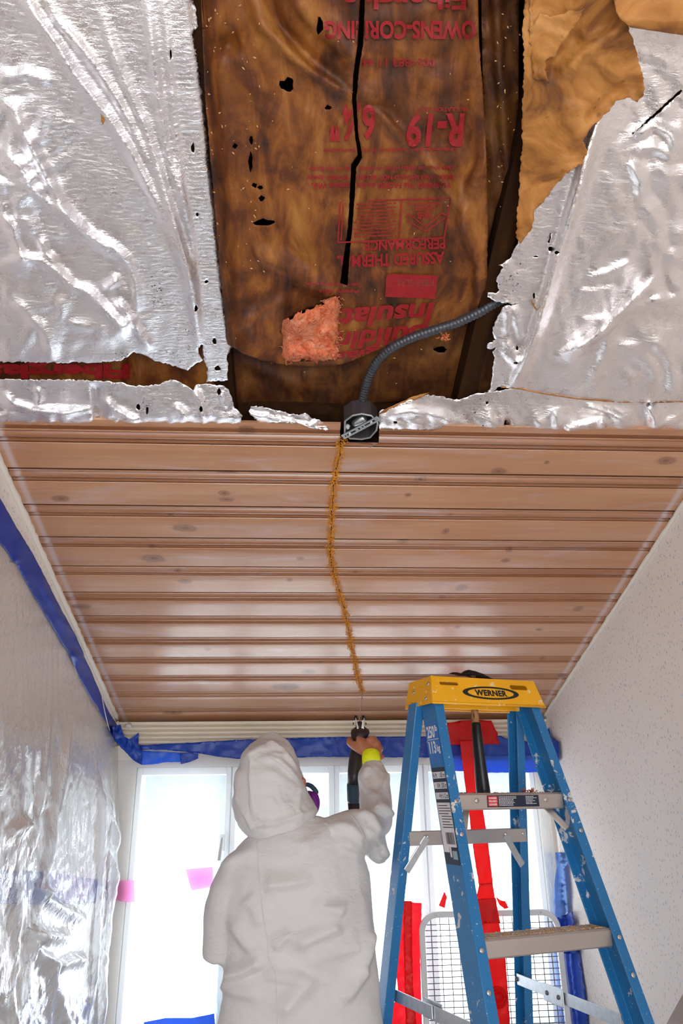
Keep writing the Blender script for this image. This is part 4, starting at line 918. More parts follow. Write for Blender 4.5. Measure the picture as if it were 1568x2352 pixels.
# right corner, downwards
o = sheet('blue_tape', [(1275,1958),(1303,1958),(1304,1986),(1297,1990),(1300,2040),(1304,2092),(1290,2110),(1268,2112),(1272,2040),(1278,1990),(1276,1975)], hit(.022), 7, MAT['sky_tape'], None, lambda x, y: .008 + .016*np.exp(-((x-1288)/5)**2)+.006*vnoise(x, y, 14, 4), jag=.5, thick=.0006)
tag(o, 'folded light blue tape hanging in the right corner', 'tape')
o = sheet('blue_tape', [(1266,2106),(1280,2108),(1300,2100),(1306,2095),(1315,2094),(1320,2140),(1326,2190),(1270,2190),(1266,2150)], hit(.034), 6, MAT['blue_tape'], None, tdisp(.014, .004, 23), jag=.5, thick=.0006)
tag(o, 'creased blue tape piece in the right corner above the second step', 'tape')
o = sheet('blue_tape', [(1288,2150),(1324,2150),(1332,2195),(1343,2270),(1356,2400),(1312,2400),(1300,2290)], hit(.012), 8, MAT['blue_tape'], None, lambda x, y: .004*vnoise(x, y, 30, 9)+.004*np.exp(-((x-(1300+(y-2190)*.1))/5)**2), thick=.0006)
tag(o, 'dark blue tape strip running down the right wall corner', 'tape')
o = sheet('blue_tape', [(1268,2150),(1292,2150),(1302,2290),(1312,2400),(1284,2400),(1277,2290)], hit(.026), 7, MAT['sky_tape'], None, tdisp(.010, .004, 27), thick=.0006)
tag(o, 'crinkled light blue tape strip beside the dark strip in the right corner', 'tape')
# red tapes
o = sheet('red_tape', [(1026,1660),(1040,1659),(1056,1655),(1104,1654),(1128,1655),(1134,1668),(1143,1686),(1141,1692),(1148,1709),(1100,1710),(1030,1711)], hit(.064), 6, MAT['red_tape'], None, tdisp(.004, .003, 31), jag=.6, thick=.0006)
tag(o, 'red tape cross piece stuck over the crown at the head of the red strip', 'tape')
RV = empty('red_tape', atY(1100, 1860, YF-.10)); tag(RV, 'long vertical red tape strip on the plastic sheet behind the ladder', 'tape'); bpy.context.view_layer.update()
def rv(y0, px, mat, base, name, seed):
    s = sheet(name, px, lambda x, y, d: aY(x, y, YF-base-d), 7, MAT[mat], RV, tdisp(.004, .003, seed), jag=.5, thick=.0006); s.matrix_parent_inverse = RV.matrix_world.inverted(); return s
rv(0, [(1055,1700),(1092,1700),(1099,1800),(1112,1880),(1120,1932),(1132,2035),(1100,2035),(1088,1960),(1078,1876),(1066,1790)], 'red_tape', .108, 'strip', 41)
rv(0, [(1100,2030),(1131,2028),(1136,2062),(1140,2095),(1148,2130),(1160,2198),(1168,2300),(1174,2420),(1138,2420),(1122,2290),(1113,2202),(1106,2112),(1092,2070)], 'red_tape', .112, 'strip', 43)
rv(0, [(1092,2066),(1138,2062),(1143,2094),(1149,2120),(1104,2121),(1096,2100)], 'red_tape', .118, 'patch', 45)
p = atY(1144, 2291, YF-.124); m = MB()
for r, t in ((.030, .0035), (.020, .0035)): m.tube([p + Vector((math.cos(k*math.pi/14)*r, 0, math.sin(k*math.pi/14)*r)) for k in range(29)], t, 8)
m.disc(p + Vector((0, .004, 0)), (0, -1, 0), .014, .008, 18, .003); ro = m.obj('round_knob', MAT['red_tape'], RV, smooth=True); ro.matrix_parent_inverse = RV.matrix_world.inverted()
o = sheet('red_tape', [(1138,2060),(1150,2068),(1160,2070),(1168,2085),(1158,2088),(1146,2078)], hit(.09), 4, MAT['red_tape'], None, tdisp(.012, .004, 47), jag=.5, thick=.0006)
tag(o, 'small torn red tape tab sticking out right of the red strip', 'tape')
o = sheet('red_tape', [(1020,2047),(1026,2060),(1021,2086),(1007,2080)], hit(.07), 4, MAT['red_tape'], None, tdisp(.003, .002, 49), thick=.0006)
tag(o, 'short slanted red tape scrap left of the ladder rail', 'tape')
RL = empty('red_tape', atY(940, 2250, YF-.07)); tag(RL, 'wide doubled red tape strip left of the wire mesh panel', 'tape'); bpy.context.view_layer.update()
for nm, px, mt, base, sd in (('strip', [(917,2071),(930,2070),(950,2073),(968,2074),(968,2119),(964,2160),(966,2250),(970,2420),(870,2420),(888,2320),(915,2292),(910,2240),(906,2187),(910,2130)], 'red_tape_thin', .060, 51), ('strip', [(927,2069),(946,2070),(946,2160),(948,2260),(962,2420),(935,2420),(930,2300),(927,2180)], 'red_tape', .066, 53)):
    s = sheet(nm, px, (lambda b: (lambda x, y, d: aY(x, y, YF-b-d)))(base), 8, MAT[mt], RL, tdisp(.012, .005, sd), jag=.5, thick=.0006); s.matrix_parent_inverse = RL.matrix_world.inverted()
# tape behind the plastic: pink patches, blue band on the left wall, blue hump at the bottom
for px, lab, mat in (([(426,1997),(488,1992),(490,2036),(440,2046)], 'pink tape patch seen through the plastic beside the worker\'s shoulder', 'pink_tape'), ([(240,2021),(276,2022),(308,2022),(310,2072),(280,2071),(244,2060)], 'pink tape patch behind the plastic in the left corner', 'pink_tape')):
    o = sheet('pink_tape', px, hit(.003), 6, MAT[mat], None, tdisp(.004, .002, 55), thick=.0006); tag(o, lab, 'tape')
o = sheet('blue_tape', [(-60,1990),(0,1998),(120,2004),(236,2022),(238,2072),(120,2078),(0,2076),(-60,2076)], lambda x, y, d: aX(x, y, XL+.003+d), 9, MAT['blue_tape'], None, tdisp(.002, .002, 57), thick=.0006)
tag(o, 'horizontal blue tape band on the left wall behind the clear plastic', 'tape')
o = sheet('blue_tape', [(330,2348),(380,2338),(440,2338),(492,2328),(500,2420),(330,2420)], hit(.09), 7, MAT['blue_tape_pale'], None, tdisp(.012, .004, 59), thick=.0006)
tag(o, 'crumpled blue tape along the window sill at the bottom left', 'tape')
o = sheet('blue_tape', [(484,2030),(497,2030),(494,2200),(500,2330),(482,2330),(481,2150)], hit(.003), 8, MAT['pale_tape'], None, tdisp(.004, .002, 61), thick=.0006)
tag(o, 'vertical pale blue tape strip beside the worker on the plastic', 'tape')

# ---------------------------------------------------------------- white rounded wire mesh panel
YP = YF - .085
A = [atY(x, y, YP) for x, y in ((963,2420),(966,2190),(972,2145),(986,2116),(1010,2098),(1040,2094),(1240,2094),(1262,2098),(1280,2114),(1289,2145),(1293,2200),(1310,2420))]
cx_ = (A[0].x + A[-1].x)/2; x0p, x1p = A[1].x+.008, A[10].x-.008; ztp = A[5].z-.008; rr = .055
wp = empty('wire_mesh_panel', (cx_, YP, 0)); tag(wp, 'white rounded frame with fine wire mesh standing against the front window', 'mesh panel')
P = [Vector((x0p-cx_, 0, .01)), Vector((x0p-cx_, 0, ztp-rr))] + [Vector((x0p-cx_+rr-rr*math.cos(t), 0, ztp-rr+rr*math.sin(t))) for t in [k*math.pi/16 for k in range(1, 9)]] \
  + [Vector((x1p-cx_-rr+rr*math.sin(t), 0, ztp-rr+rr*math.cos(t))) for t in [k*math.pi/16 for k in range(0, 9)]] + [Vector((x1p-cx_, 0, .01))]
V = []; Fc = []
for i, p in enumerate(P):
    t = (P[min(i+1, len(P)-1)] - P[max(i-1, 0)]).normalized(); nn = Vector((-t.z, 0, t.x))
    V += [p + nn*.010 + Vector((0, -.009, 0)), p + nn*.010 + Vector((0, .009, 0)), p - nn*.010 + Vector((0, .009, 0)), p - nn*.010 + Vector((0, -.009, 0))]
for i in range(len(P)-1):
    for k in range(4): Fc.append((i*4+k, i*4+(k+1) % 4, (i+1)*4+(k+1) % 4, (i+1)*4+k))
Fc += [(0,1,2,3), tuple(len(V)-4+k for k in (3,2,1,0))]
MB().add(V, Fc).obj('frame', MAT['white_frame'], wp, bevel=.003)
MB().box((x0p-cx_, -.009, .01), (x1p-cx_, .009, .03)).obj('frame', MAT['white_frame'], wp, bevel=.003)
m = MB(); nx = int((x1p-x0p-.02)/.033)
for i in range(1, nx+1):
    x = x0p-cx_ + i*(x1p-x0p)/(nx+1); ex = max(0, rr - min(x-(x0p-cx_), (x1p-cx_)-x)); zt_ = ztp - (rr - math.sqrt(max(0, rr*rr-ex*ex)))
    m.box((x-.0013, -.0025, .03), (x+.0013, 0, zt_))
nz = int((ztp-.03)/.018)
for i in range(1, nz):
    z = .03 + i*.018; ez = max(0, z-(ztp-rr)); dx = rr - math.sqrt(max(0, rr*rr-ez*ez))
    m.box((x0p-cx_+dx, .0, z-.0012), (x1p-cx_-dx, .0024, z+.0012))
o = m.obj('wire_mesh', MAT['white_wire'], wp); o['kind'] = 'stuff'
for x, z in ((x1p-cx_-.06, ztp), (x0p-cx_, ztp-.28), (x0p-cx_, ztp-.52), (x0p-cx_+.05, ztp-.0)):
    MB().disc((x, -.009, z), (0, -1, 0), .004, .0016, 10).obj('screw', MAT['alu'], wp, smooth=True)

# ---------------------------------------------------------------- stepladder
LX, LY, LYAW = .5116, 2.1170, .3192
ZT = 1.45 + .3211; HC = .0753; ZB = ZT - HC
lad = empty('stepladder', (LX, LY, 0), LYAW); tag(lad, 'paint spotted blue stepladder with a yellow cap and aluminium steps', 'ladder'); bpy.context.view_layer.update()
LW = lad.matrix_world.copy(); LI = LW.inverted()
wt, wb_, ftp, fbt, rtp, rbt = .1687, .1826, .0645, .0883, .072, .078
# cap: shell with two recessed slots in its front
def cap_front(a, b):  # a across -1..1, b down 0..1
    return Vector((a*(wt + (wb_-wt)*b), -(ftp + (fbt-ftp)*b), ZT - HC*b))
def rr_(cx0, cy0, w_, h_, k=4):
    r = h_/2; pts = []
    for (sx, t0) in ((1, -math.pi/2), (-1, math.pi/2)):
        for i in range(k+1):
            t = t0 + i*math.pi/k; pts.append((cx0 + sx*(w_/2-r) + r*math.cos(t), cy0 + r*math.sin(t)))
    return pts
H1, H2 = rr_(-.115, .0195, .058, .009), rr_(.108, .0215, .058, .013)
V2, F2 = tri2d([(-.1687,0),(.1687,0),(.1687,.0753),(-.1687,.0753)], .02, [H1, H2], bstep=.012, grid=False)
V = [cap_front(x/.1687, y/.0753) for x, y in V2]; Fc = F2.tolist(); n = len(V)
m = MB().add(V, Fc)
c8 = [(-wt,-ftp,ZT),(wt,-ftp,ZT),(wt,rtp,ZT),(-wt,rtp,ZT),(-wb_,-fbt,ZB),(wb_,-fbt,ZB),(wb_,rbt,ZB),(-wb_,rbt,ZB)]
m.add(c8, [(0,4,7,3),(1,2,6,5),(2,3,7,6)])
hs = [[(.0+.022*math.cos(k*math.pi/6)-.022, .012*math.sin(k*math.pi/6)) for k in range(12)]]
V2, F2 = tri2d([(-wt,-ftp),(wt,-ftp),(wt,rtp),(-wt,rtp)], .05, hs, grid=False, bstep=.5)
m.add([Vector((x, y, ZT)) for x, y in V2], F2.tolist())
cap = m.obj('cap', MAT['ladder_yellow'], lad); bm = bmesh.new(); bm.from_mesh(cap.data); bmesh.ops.remove_doubles(bm, verts=bm.verts, dist=.0005); bmesh.ops.recalc_face_normals(bm, faces=bm.faces); bm.to_mesh(cap.data); bm.free()
mm = cap.modifiers.new('t', 'SOLIDIFY'); mm.thickness = .004; mm.offset = -1
mm = cap.modifiers.new('b', 'BEVEL'); mm.width = .003; mm.segments = 2; mm.limit_method = 'ANGLE'; mm.angle_limit = .7
MB().tube([cap_front(-1, 1.0), cap_front(1, 1.0)], .0035, 8).obj('cap_lip', MAT['ladder_yellow'], lad, smooth=True)
MB().bar((-.14, -.02, ZB+.004), (.14, -.02, ZB+.004), .004, .02).bar((-.14, .03, ZB+.004), (.14, .03, ZB+.004), .004, .02).obj('cap_rib', MAT['ladder_yellow'], lad)
# printed emblem: oval ring and the name
fn = (cap_front(1, 0)-cap_front(-1, 0)).cross(cap_front(0, 1)-cap_front(0, 0)).normalized()
if fn.y > 0: fn = -fn
def cf(x, z, off=.0012): return cap_front(x/.175, z/HC) + fn*off
ec = (.0105, .0425); N = 48; V = []; Fc = []
for k in range(N):
    t = 2*math.pi*k/N
    for s_x, s_y in ((.091, .0185), (.091*.82, .0185*.74)): V.append(cf(ec[0]+s_x*math.cos(t), ec[1]+s_y*math.sin(t)))
Fc = [(2*k, 2*k+1, (2*k+3) % (2*N), (2*k+2) % (2*N)) for k in range(N)]
mk('emblem_ring', V, Fc, MAT['inkblack'], lad)
V, Fc = text_geo('WERNER', .045, 1.05); mk('emblem_lettering', [cf(ec[0]-.052+.104*x, ec[1]+.0088-.0176*y) for x, y in V], Fc, MAT['inkblack'], lad)
for y, b in ((-.055, .28), (.030, .45), (-.05, .80), (.035, .88)):
    x = wt + (wb_-wt)*b; MB().disc((-x-.0005, y, ZT-HC*b), (-1, 0, .15), .0052, .003, 12, .001).obj('rivet', MAT['alu'], lad, smooth=True)
# rails
WEB, FL, TH = .078, .028, .0045
def frail(side, dz, a, b):  # front rail: a 0..1 web from front to back, b 0 outer .. 1 flange tip
    return Vector((side*(.1706 + .0592*dz - FL*b), -(.0783 + .3242*dz) + WEB*a, ZB - dz))
def channel(side, fr, dz0, dz1, web, fl, th):
    sec = [(0,0),(1,0),(1,1),(1-th/web,1),(1-th/web,th/fl),(th/web,th/fl),(th/web,1),(0,1)]
    V = [fr(side, dz, a, b) for dz in (dz0, dz1) for a, b in sec]; n = 8
    return MB().add(V, [(i, (i+1) % n, n+(i+1) % n, n+i) for i in range(n)] + [tuple(range(n))[::-1], tuple(range(n, 2*n))])
for s in (-1, 1):
    r = channel(s, frail, -.012, ZB-.012, WEB, FL, TH).obj('front_rail', MAT['ladder_blue'], lad, bevel=.002)
    m = MB()
    for a in (.33, .40): m.tube([frail(s, dz, a, .17) for dz in (0, ZB-.02)], .0012, 6)
    f = MB().box((-.02, -.012, -.012), (.02, .075, .03), Matrix.Translation(frail(s, ZB-.012, 0, .5))).obj('rubber_foot', MAT['blackplastic'], r, bevel=.004)
RW, RF = .050, .026
def rrail(side, dz, a, b):
    return Vector((side*(.1862 + .0657*dz - RF*b) - (.0145 if side > 0 else 0), (.0512 + .2203*dz) - RW + RW*a, ZB - dz))
for s in (-1, 1):
    r = channel(s, rrail, -.010, ZB-.012, RW, RF, .004).obj('rear_rail', MAT['ladder_blue'], lad, bevel=.0018)
    MB().box((-.016, -.01, -.012), (.016, .055, .03), Matrix.Translation(rrail(s, ZB-.012, 0, .5))).obj('rubber_foot', MAT['blackplastic'], r, bevel=.004)
# steps, braces, rivets
for k in range(1, 6):
    z = ZT - .3048*k; dz = ZB - z; hw = .1706 + .0592*dz - TH; yf = -(.0783 + .3242*dz) + .005
    hf = .1706+.0592*dz - FL*.9
    pr = [(yf, z-.036), (yf-.001, z-.004), (yf+.003, z), (yf+.072, z), (yf+.075, z-.003), (yf+.075, z-.022), (yf+.071, z-.022), (yf+.071, z-.005), (yf+.004, z-.005), (yf+.004, z-.032), (yf+.010, z-.034), (yf+.010, z-.038), (yf+.002, z-.039)]
    st = autosmooth(MB().prism(pr, -hf, hf).obj('step', MAT['alu_step'], lad), .5)
    m = MB()
    for j in range(5): m.box((-hf+.004, yf+.010+j*.012, z), (hf-.004, yf+.014+j*.012, z+.0012))
    m.obj('tread_ribs', MAT['alu_step'], st)
    for s in (-1, 1):
        if k == 1: MB().bar((s*(hf-.045), yf+.035, z-.022), (s*(hf-.004), yf+.012+.3242*-.07, z-.088), .018, .004, (0, 1, 0)).obj('step_brace', MAT['alu'], lad, bevel=.0015)
        for q_ in (.018, .092): MB().disc(frail(s, dz+q_, -.01, .48), (0, -1, .32), .0058, .0025, 14, .0008).obj('rivet', MAT['alu'], lad, smooth=True)
        if k == 1: MB().disc((s*hf*.66, yf-.001, z-.017), (0, -1, 0), .0062, .0015, 14, .001).obj('rivet', MAT['alu'], lad, smooth=True)
for k in range(1, 3):
    dz = ZB - (ZT - .415 - (k-1)*.70); hw = .1862 + .0657*dz; yf = .0512 + .2203*dz - RW; z = ZB - dz
    pr = [(yf-.004, z-.018), (yf-.004, z+.016), (yf+.012, z+.018), (yf+.012, z+.015), (yf-.001, z+.013), (yf-.001, z-.018)]
    MB().prism(pr, -hw+.020, hw-.022).obj('rear_rung', MAT['alu'], lad)
    for s in (-1, 1):
        MB().bar((s*(hw-.072 - (.024 if s > 0 else 0)), yf-.007, z+.002), (s*(hw-.014 - (.020 if s > 0 else 0)), yf-.004+.2203*.075, z-.080), .019, .004, (0, 1, 0)).obj('rung_brace', MAT['galv'], lad, bevel=.0015)
        MB().disc((s*(hw-.072 - (.024 if s > 0 else 0)), yf-.0095, z+.004), (0, -1, 0), .0045, .003, 10, .001).obj('rivet', MAT['galv'], lad, smooth=True)
        if s > 0: MB().disc((s*(hw-.034), yf-.004, z+.004), (0, -1, 0), .004, .003, 10, .001).obj('rivet', MAT['galv'], lad, smooth=True)
# folding spreaders
for s in (-1, 1):
    dzs = ZB - (1.45-.470); xr_ = s*(.1862 + .0657*dzs - RF - .003) - (.0145 if s > 0 else 0); yr = .0512 + .2203*dzs - .02
    xf = s*(.1706 + .0592*dzs - .010); yf = -(.0783 + .3242*dzs) + WEB*.75; z = ZB - dzs
    a, b = Vector((xr_, yr, z)), Vector((xf - s*.028, yf, z-.004)); mid = a.lerp(b, .42); sp = MB().bar(a, mid + (b-a)*.04, .004, .028).obj('spreader', MAT['galv'], lad, bevel=.001)
    MB().bar(mid - (b-a)*.02 + Vector((-s*.005, 0, 0)), b + Vector((-s*.005, 0, 0)), .004, .028).obj('spreader', MAT['galv'], lad, bevel=.001)
    d = (b-a).normalized(); MB().bar(mid - d*.045 + Vector((-s*.011, 0, 0)), mid + d*.045 + Vector((-s*.011, 0, 0)), .004, .042).obj('hinge_plate', MAT['galv'], lad, bevel=.002)
    for q_ in (-.025, .025): MB().disc(mid + d*q_ + Vector((-s*.013, 0, 0)), (-s, 0, 0), .0055, .003, 12, .001).obj('rivet', MAT['steel_dark'], lad, smooth=True)
    MB().disc(a + Vector((-s*.002, .0, 0)), (-s, 0, 0), .006, .005, 12, .001).obj('rivet', MAT['steel_dark'], lad, smooth=True)
# stickers on the outer face of the left front rail: a = across web, t = distance down
def web(a, t, off=.0009):
    p = frail(-1, t, 1-a, 0); return p + Vector((-off, 0, 0))
def wquad(name, pts, mat, off, par=lad): return mk(name, [web(a, t, off) for a, t in pts], [tuple(range(len(pts)))], mat, par)
def wtext(s, a0, t0, a1, t1, mat, off, par, bold=.0):
    V, Fc = text_geo(s, bold); return [web(a0+(a1-a0)*x, t1+(t0-t1)*y, off) for x, y in V], Fc
ls1 = wquad('weight_sticker', [(.10,.045),(.92,.045),(.92,.155),(.10,.155)], MAT['label_blue'], .0008)
V = []; Fc = []
for s, box_, bd in (('250', (.14,.058,.68,.090), .03), ('lb', (.72,.058,.90,.074), .03), ('113', (.16,.098,.62,.130), .03), ('kg', (.68,.108,.90,.132), .03)):
    v, f = wtext(s, *box_, None, .0014, ls1, bd); n = len(V); V += v; Fc += [[i+n for i in q] for q in f]
n = len(V); V += [web(a, t, .0014) for a, t in ((.12,.093),(.90,.093),(.90,.0945),(.12,.0945))]; Fc.append([n, n+1, n+2, n+3])
mk('sticker_lettering', V, Fc, MAT['inkwhite'], ls1)
ls2 = wquad('spec_label', [(.06,.165),(.95,.165),(.95,.388),(.06,.388)], MAT['navy'], .0008)
V = []; Fc = []
def addq(a0, t0, a1, t1, Vv, Ff, off):
    n = len(Vv); Vv += [web(a, t, off) for a, t in ((a0,t0),(a1,t0),(a1,t1),(a0,t1))]; Ff.append([n, n+1, n+2, n+3])
for t0, t1 in ((.176,.192),(.201,.217),(.226,.242)): addq(.09, t0, .92, t1, V, Fc, .0012)
addq(.09, .250, .92, .350, V, Fc, .0012); addq(.09, .350, .42, .362, V, Fc, .0012); addq(.44, .350, .55, .372, V, Fc, .0012)
mk('label_panels', V, Fc, MAT['label_white'], ls2)
V = []; Fc = []
for s, b in (('6 ft', (.14,.178,.38,.190)), ('1.83 m', (.55,.178,.90,.190)), ('10 ft', (.30,.203,.50,.215)), ('3.05 m', (.58,.203,.90,.215)), ('4 ft', (.34,.228,.52,.240)), ('1.12 m', (.58,.228,.90,.240))):
    v, f = wtext(s, *b, None, .0016, ls2, .02); n = len(V); V += v; Fc += [[i+n for i in q] for q in f]
for j in range(9): addq(.14 + (.12 if j > 3 else 0), .256+j*.0062, (.9 if j % 3 else .75), .2578+j*.0062, V, Fc, .0016)
R_ = random.Random(2); a = .34
while a < .86:
    w_ = R_.choice((.012, .02, .03)); addq(a, .318, a+w_, .344, V, Fc, .0016); a += w_ + R_.choice((.012, .02))
mk('label_print', V, Fc, MAT['inkblack'], ls2)
V = []; Fc = []
addq(.60, .358, .88, .376, V, Fc, .0014)
mk('label_corner', V, Fc, plain('pale_blue_print', (.30, .42, .50), .5), ls2)
# danger label on the top step
z = ZT-.3048; dz = ZB-z; yf = -(.0783+.3242*dz)+.005
def sl(x, t, off=.0008): return Vector((x, yf - .0006 - off, z - t))
sg_a, sg_b = -.075, .082
dl = mk('danger_label', [sl(sg_a, .005), sl(sg_b, .005), sl(sg_b, .033), sl(sg_a, .033)], [(0,1,2,3)], MAT['navy'], lad)
mk('danger_block', [sl(sg_a+.002, .007, .0012), sl(sg_a+.031, .007, .0012), sl(sg_a+.031, .031, .0012), sl(sg_a+.002, .031, .0012)], [(0,1,2,3)], MAT['label_red'], dl)
V = []; Fc = []
def stext(s, x0, t0, x1, t1, bold=.02):
    v, f = text_geo(s, bold); n = len(V); V.extend(sl(x0+(x1-x0)*x, t1+(t0-t1)*y, .0016) for x, y in v); Fc.extend([i+n for i in q] for q in f)
stext('DANGER', sg_a+.005, .009, sg_a+.028, .014); stext('PELIGRO', sg_a+.005, .0165, sg_a+.028, .0215); stext('DANGER', sg_a+.005, .024, sg_a+.028, .029)
mk('danger_lettering', V, Fc, MAT['inkwhite'], dl); V = []; Fc = []
R_ = random.Random(4)
for x0, x1, rows in ((sg_a+.034, sg_a+.090, 7), (sg_a+.116, sg_a+.150, 6)):
    for j in range(rows):
        x = x0; t = .008 + j*.0034; e = x1 - R_.uniform(0, .014)
        while x < e:
            w_ = R_.uniform(.002, .006); n = len(V); V += [sl(x, t, .0016), sl(min(e, x+w_), t, .0016), sl(min(e, x+w_), t+.0015, .0016), sl(x, t+.0015, .0016)]; Fc.append([n, n+1, n+2, n+3]); x += w_ + .0012
mk('small_print', V, Fc, MAT['inkwhite'], dl)['kind'] = 'stuff'
# chips lying on the steps
for k, cnt, lab in ((1, 110, 'wood chips and dust on the top ladder step'), (2, 420, 'wood chips and dust on the second ladder step')):
    z = ZT - .3048*k; dz = ZB-z; hf = .1706+.0592*dz-FL-.004; yf = -(.0783+.3242*dz)+.008; m = MB(); R_ = random.Random(k+5)
    for i in range(cnt):
        c = LW @ Vector((R_.uniform(-hf, hf), yf + .001 + R_.uniform(0, 1)**1.5*.062, z+.0012)); l = R_.uniform(.0012, .0045); a = R_.uniform(0, 6.3)
        d = Vector((math.cos(a), math.sin(a), R_.uniform(0, .5)))*l; w_ = Vector((-d.y, d.x, 0))*.4
        m.add([c-d*.5-w_, c-d*.5+w_, c+d, c+Vector((0, 0, l*.6))], [(0,1,2),(0,2,3),(1,3,2),(0,3,1)])
    o = m.obj('wood_chips', MAT['tan_debris'] if k == 2 else MAT['dark_debris'], fix=False); tag(o, lab, 'wood chips', kind='stuff')
m = MB(); c = LW @ Vector((.075, -(.0783+.3242*(ZB-ZT+.3048))+.03, ZT-.3048+.001)); R_ = random.Random(8)
for i in range(16):
    p = c + Vector((R_.uniform(-.014, .014), R_.uniform(-.006, .006), 0)); m.tube([p, p + Vector((R_.gauss(0,.006), R_.gauss(0,.004), R_.uniform(.004, .012))), p + Vector((R_.gauss(0,.010), R_.gauss(0,.006), R_.uniform(.004, .010)))], [.0011, .0013, .0006], 5)
o = m.obj('shavings', plain('reddish_shavings', (.40, .09, .04), .7, var=.5, vscale=200), smooth=True); tag(o, 'small reddish curl of shavings on the right of the top ladder step', 'shavings')

# ---------------------------------------------------------------- hammer hung through the cap
def lw(x, y, z): return LW @ Vector((x, y, z))
hm = empty('hammer', lw(-.022, 0, ZT+.004), LYAW); tag(hm, 'black headed hammer with a rubber grip hanging through the ladder cap', 'hammer'); bpy.context.view_layer.update()
HI = hm.matrix_world.inverted()
yh = hm.location.y
c_t, c_g0, c_g1 = HI @ atY(1089, 1600, yh), HI @ atY(1092, 1660, yh), HI @ atY(1111, 1836, yh)
c_t.z = .012; 
MB().rings([(c, Vector((w_, 0, 0)), Vector((0, w_*1.15, 0))) for c, w_ in ((c_t, .0085), (c_t.lerp(c_g0, .4), .0082), (c_t.lerp(c_g0, .8), .0098), (c_g0 + (c_g1-c_g0)*.05, .0112))], 14).obj('handle', MAT['hickory'], hm, smooth=True)
MB().rings([(c_g0.lerp(c_g1, t), Vector((w_, 0, 0)), Vector((0, w_*1.2, 0))) for t, w_ in ((0, .0118), (.01, .0128), (.25, .0138), (.55, .0155), (.85, .0185), (.97, .019), (1.0, .013))], 18).obj('grip', MAT['blackgrip'], hm, smooth=True)
hp = [HI @ atY(x, y, yh) for x, y in ((1030,1548),(1042,1548),(1055,1551),(1066,1547),(1078,1546),(1096,1548),(1115,1551),(1130,1556),(1146,1563))]
hh = [.0016, .0024, .0030, .0075, .0105, .0100, .0075, .0050, .0016]
R = []
for p, h_ in zip(hp, hh):
    p = Vector((p.x, 0, max(p.z, .002 + h_*.6))); R.append((p, Vector((0, .011 if h_ > .005 else .014, 0)), Vector((0, 0, h_))))
MB().rings(R, 14).obj('head', MAT['forged'], hm, smooth=True)
# ---------------------------------------------------------------- the worker
def remesh(mb, voxel, smooth_it=4):
    me = bpy.data.meshes.new('tmp'); me.from_pydata([tuple(v) for v in mb.v], [], mb.f); me.validate()
    bm = bmesh.new(); bm.from_mesh(me); bmesh.ops.recalc_face_normals(bm, faces=bm.faces); bm.to_mesh(me); bm.free()
    o = bpy.data.objects.new('tmp', me); COL.objects.link(o)
    r = o.modifiers.new('r', 'REMESH'); r.mode = 'VOXEL'; r.voxel_size = voxel; r.adaptivity = 0
    if smooth_it:
        s = o.modifiers.new('s', 'SMOOTH'); s.iterations = smooth_it; s.factor = .5
    bpy.context.view_layer.update()
    out = bpy.data.meshes.new_from_object(o.evaluated_get(bpy.context.evaluated_depsgraph_get()))
    bpy.data.objects.remove(o); bpy.data.meshes.remove(me); return out
def mesh_np(me):
    n = len(me.vertices); V = np.empty(n*3); me.vertices.foreach_get('co', V); N = np.empty(n*3); me.vertices.foreach_get('normal', N); return V.reshape(-1, 3), N.reshape(-1, 3)
def topx(V):
    d = V - EYEn; z = d @ FWn; return CX + F*(d @ RTn)/z, CY - F*(d @ UPn)/z
def put(me, name, mat, parent):
    me.name = name; me.materials.clear(); me.materials.append(mat); shade(me)
    o = bpy.data.objects.new(name, me); COL.objects.link(o); o.parent = parent; o.matrix_parent_inverse = parent.matrix_world.inverted(); return o
Y0 = 2.14
pc = atY(690, 2250, Y0)
per = empty('person', (pc.x, Y0, 0)); bpy.context.view_layer.update()
tag(per, 'person in a white hooded coverall seen from behind, raising a saw to the ceiling', 'person')
def limb(m, pts, seg=14):  # pts: (Vector, radius) or (Vector, ra, rb)
    P = [p[0] for p in pts]; n = len(P); R = []
    for i in range(n):
        t = (P[min(i+1, n-1)] - P[max(i-1, 0)]).normalized()
        a = t.cross(Vector((0, 1, 0))); a = a.normalized() if a.length > .2 else t.orthogonal().normalized(); b = t.cross(a).normalized()
        ra = pts[i][1]; rb = pts[i][2] if len(pts[i]) > 2 else ra; R.append((P[i], a*ra, b*rb))
    e0, e1 = R[0], R[-1]; d0 = (P[0]-P[1]).normalized(); d1 = (P[-1]-P[-2]).normalized()
    R = [(e0[0]+d0*pts[0][1]*.6, e0[1]*.5, e0[2]*.5)] + R + [(e1[0]+d1*pts[-1][1]*.6, e1[1]*.5, e1[2]*.5)]
    m.rings(R, seg); return m
shL, elL, wrL = atY(572, 2005, 2.13), atY(508, 2165, 2.14), atY(700, 2010, 2.36)
haL = atY(745, 1965, 2.40)
shR, elR, wrR = atY(795, 1935, 2.13), atY(870, 1888, 2.29), atY(855, 1748, 2.425)
neck, headc = atY(650, 1905, 2.15), atY(632, 1805, 2.165)
hipz = .83
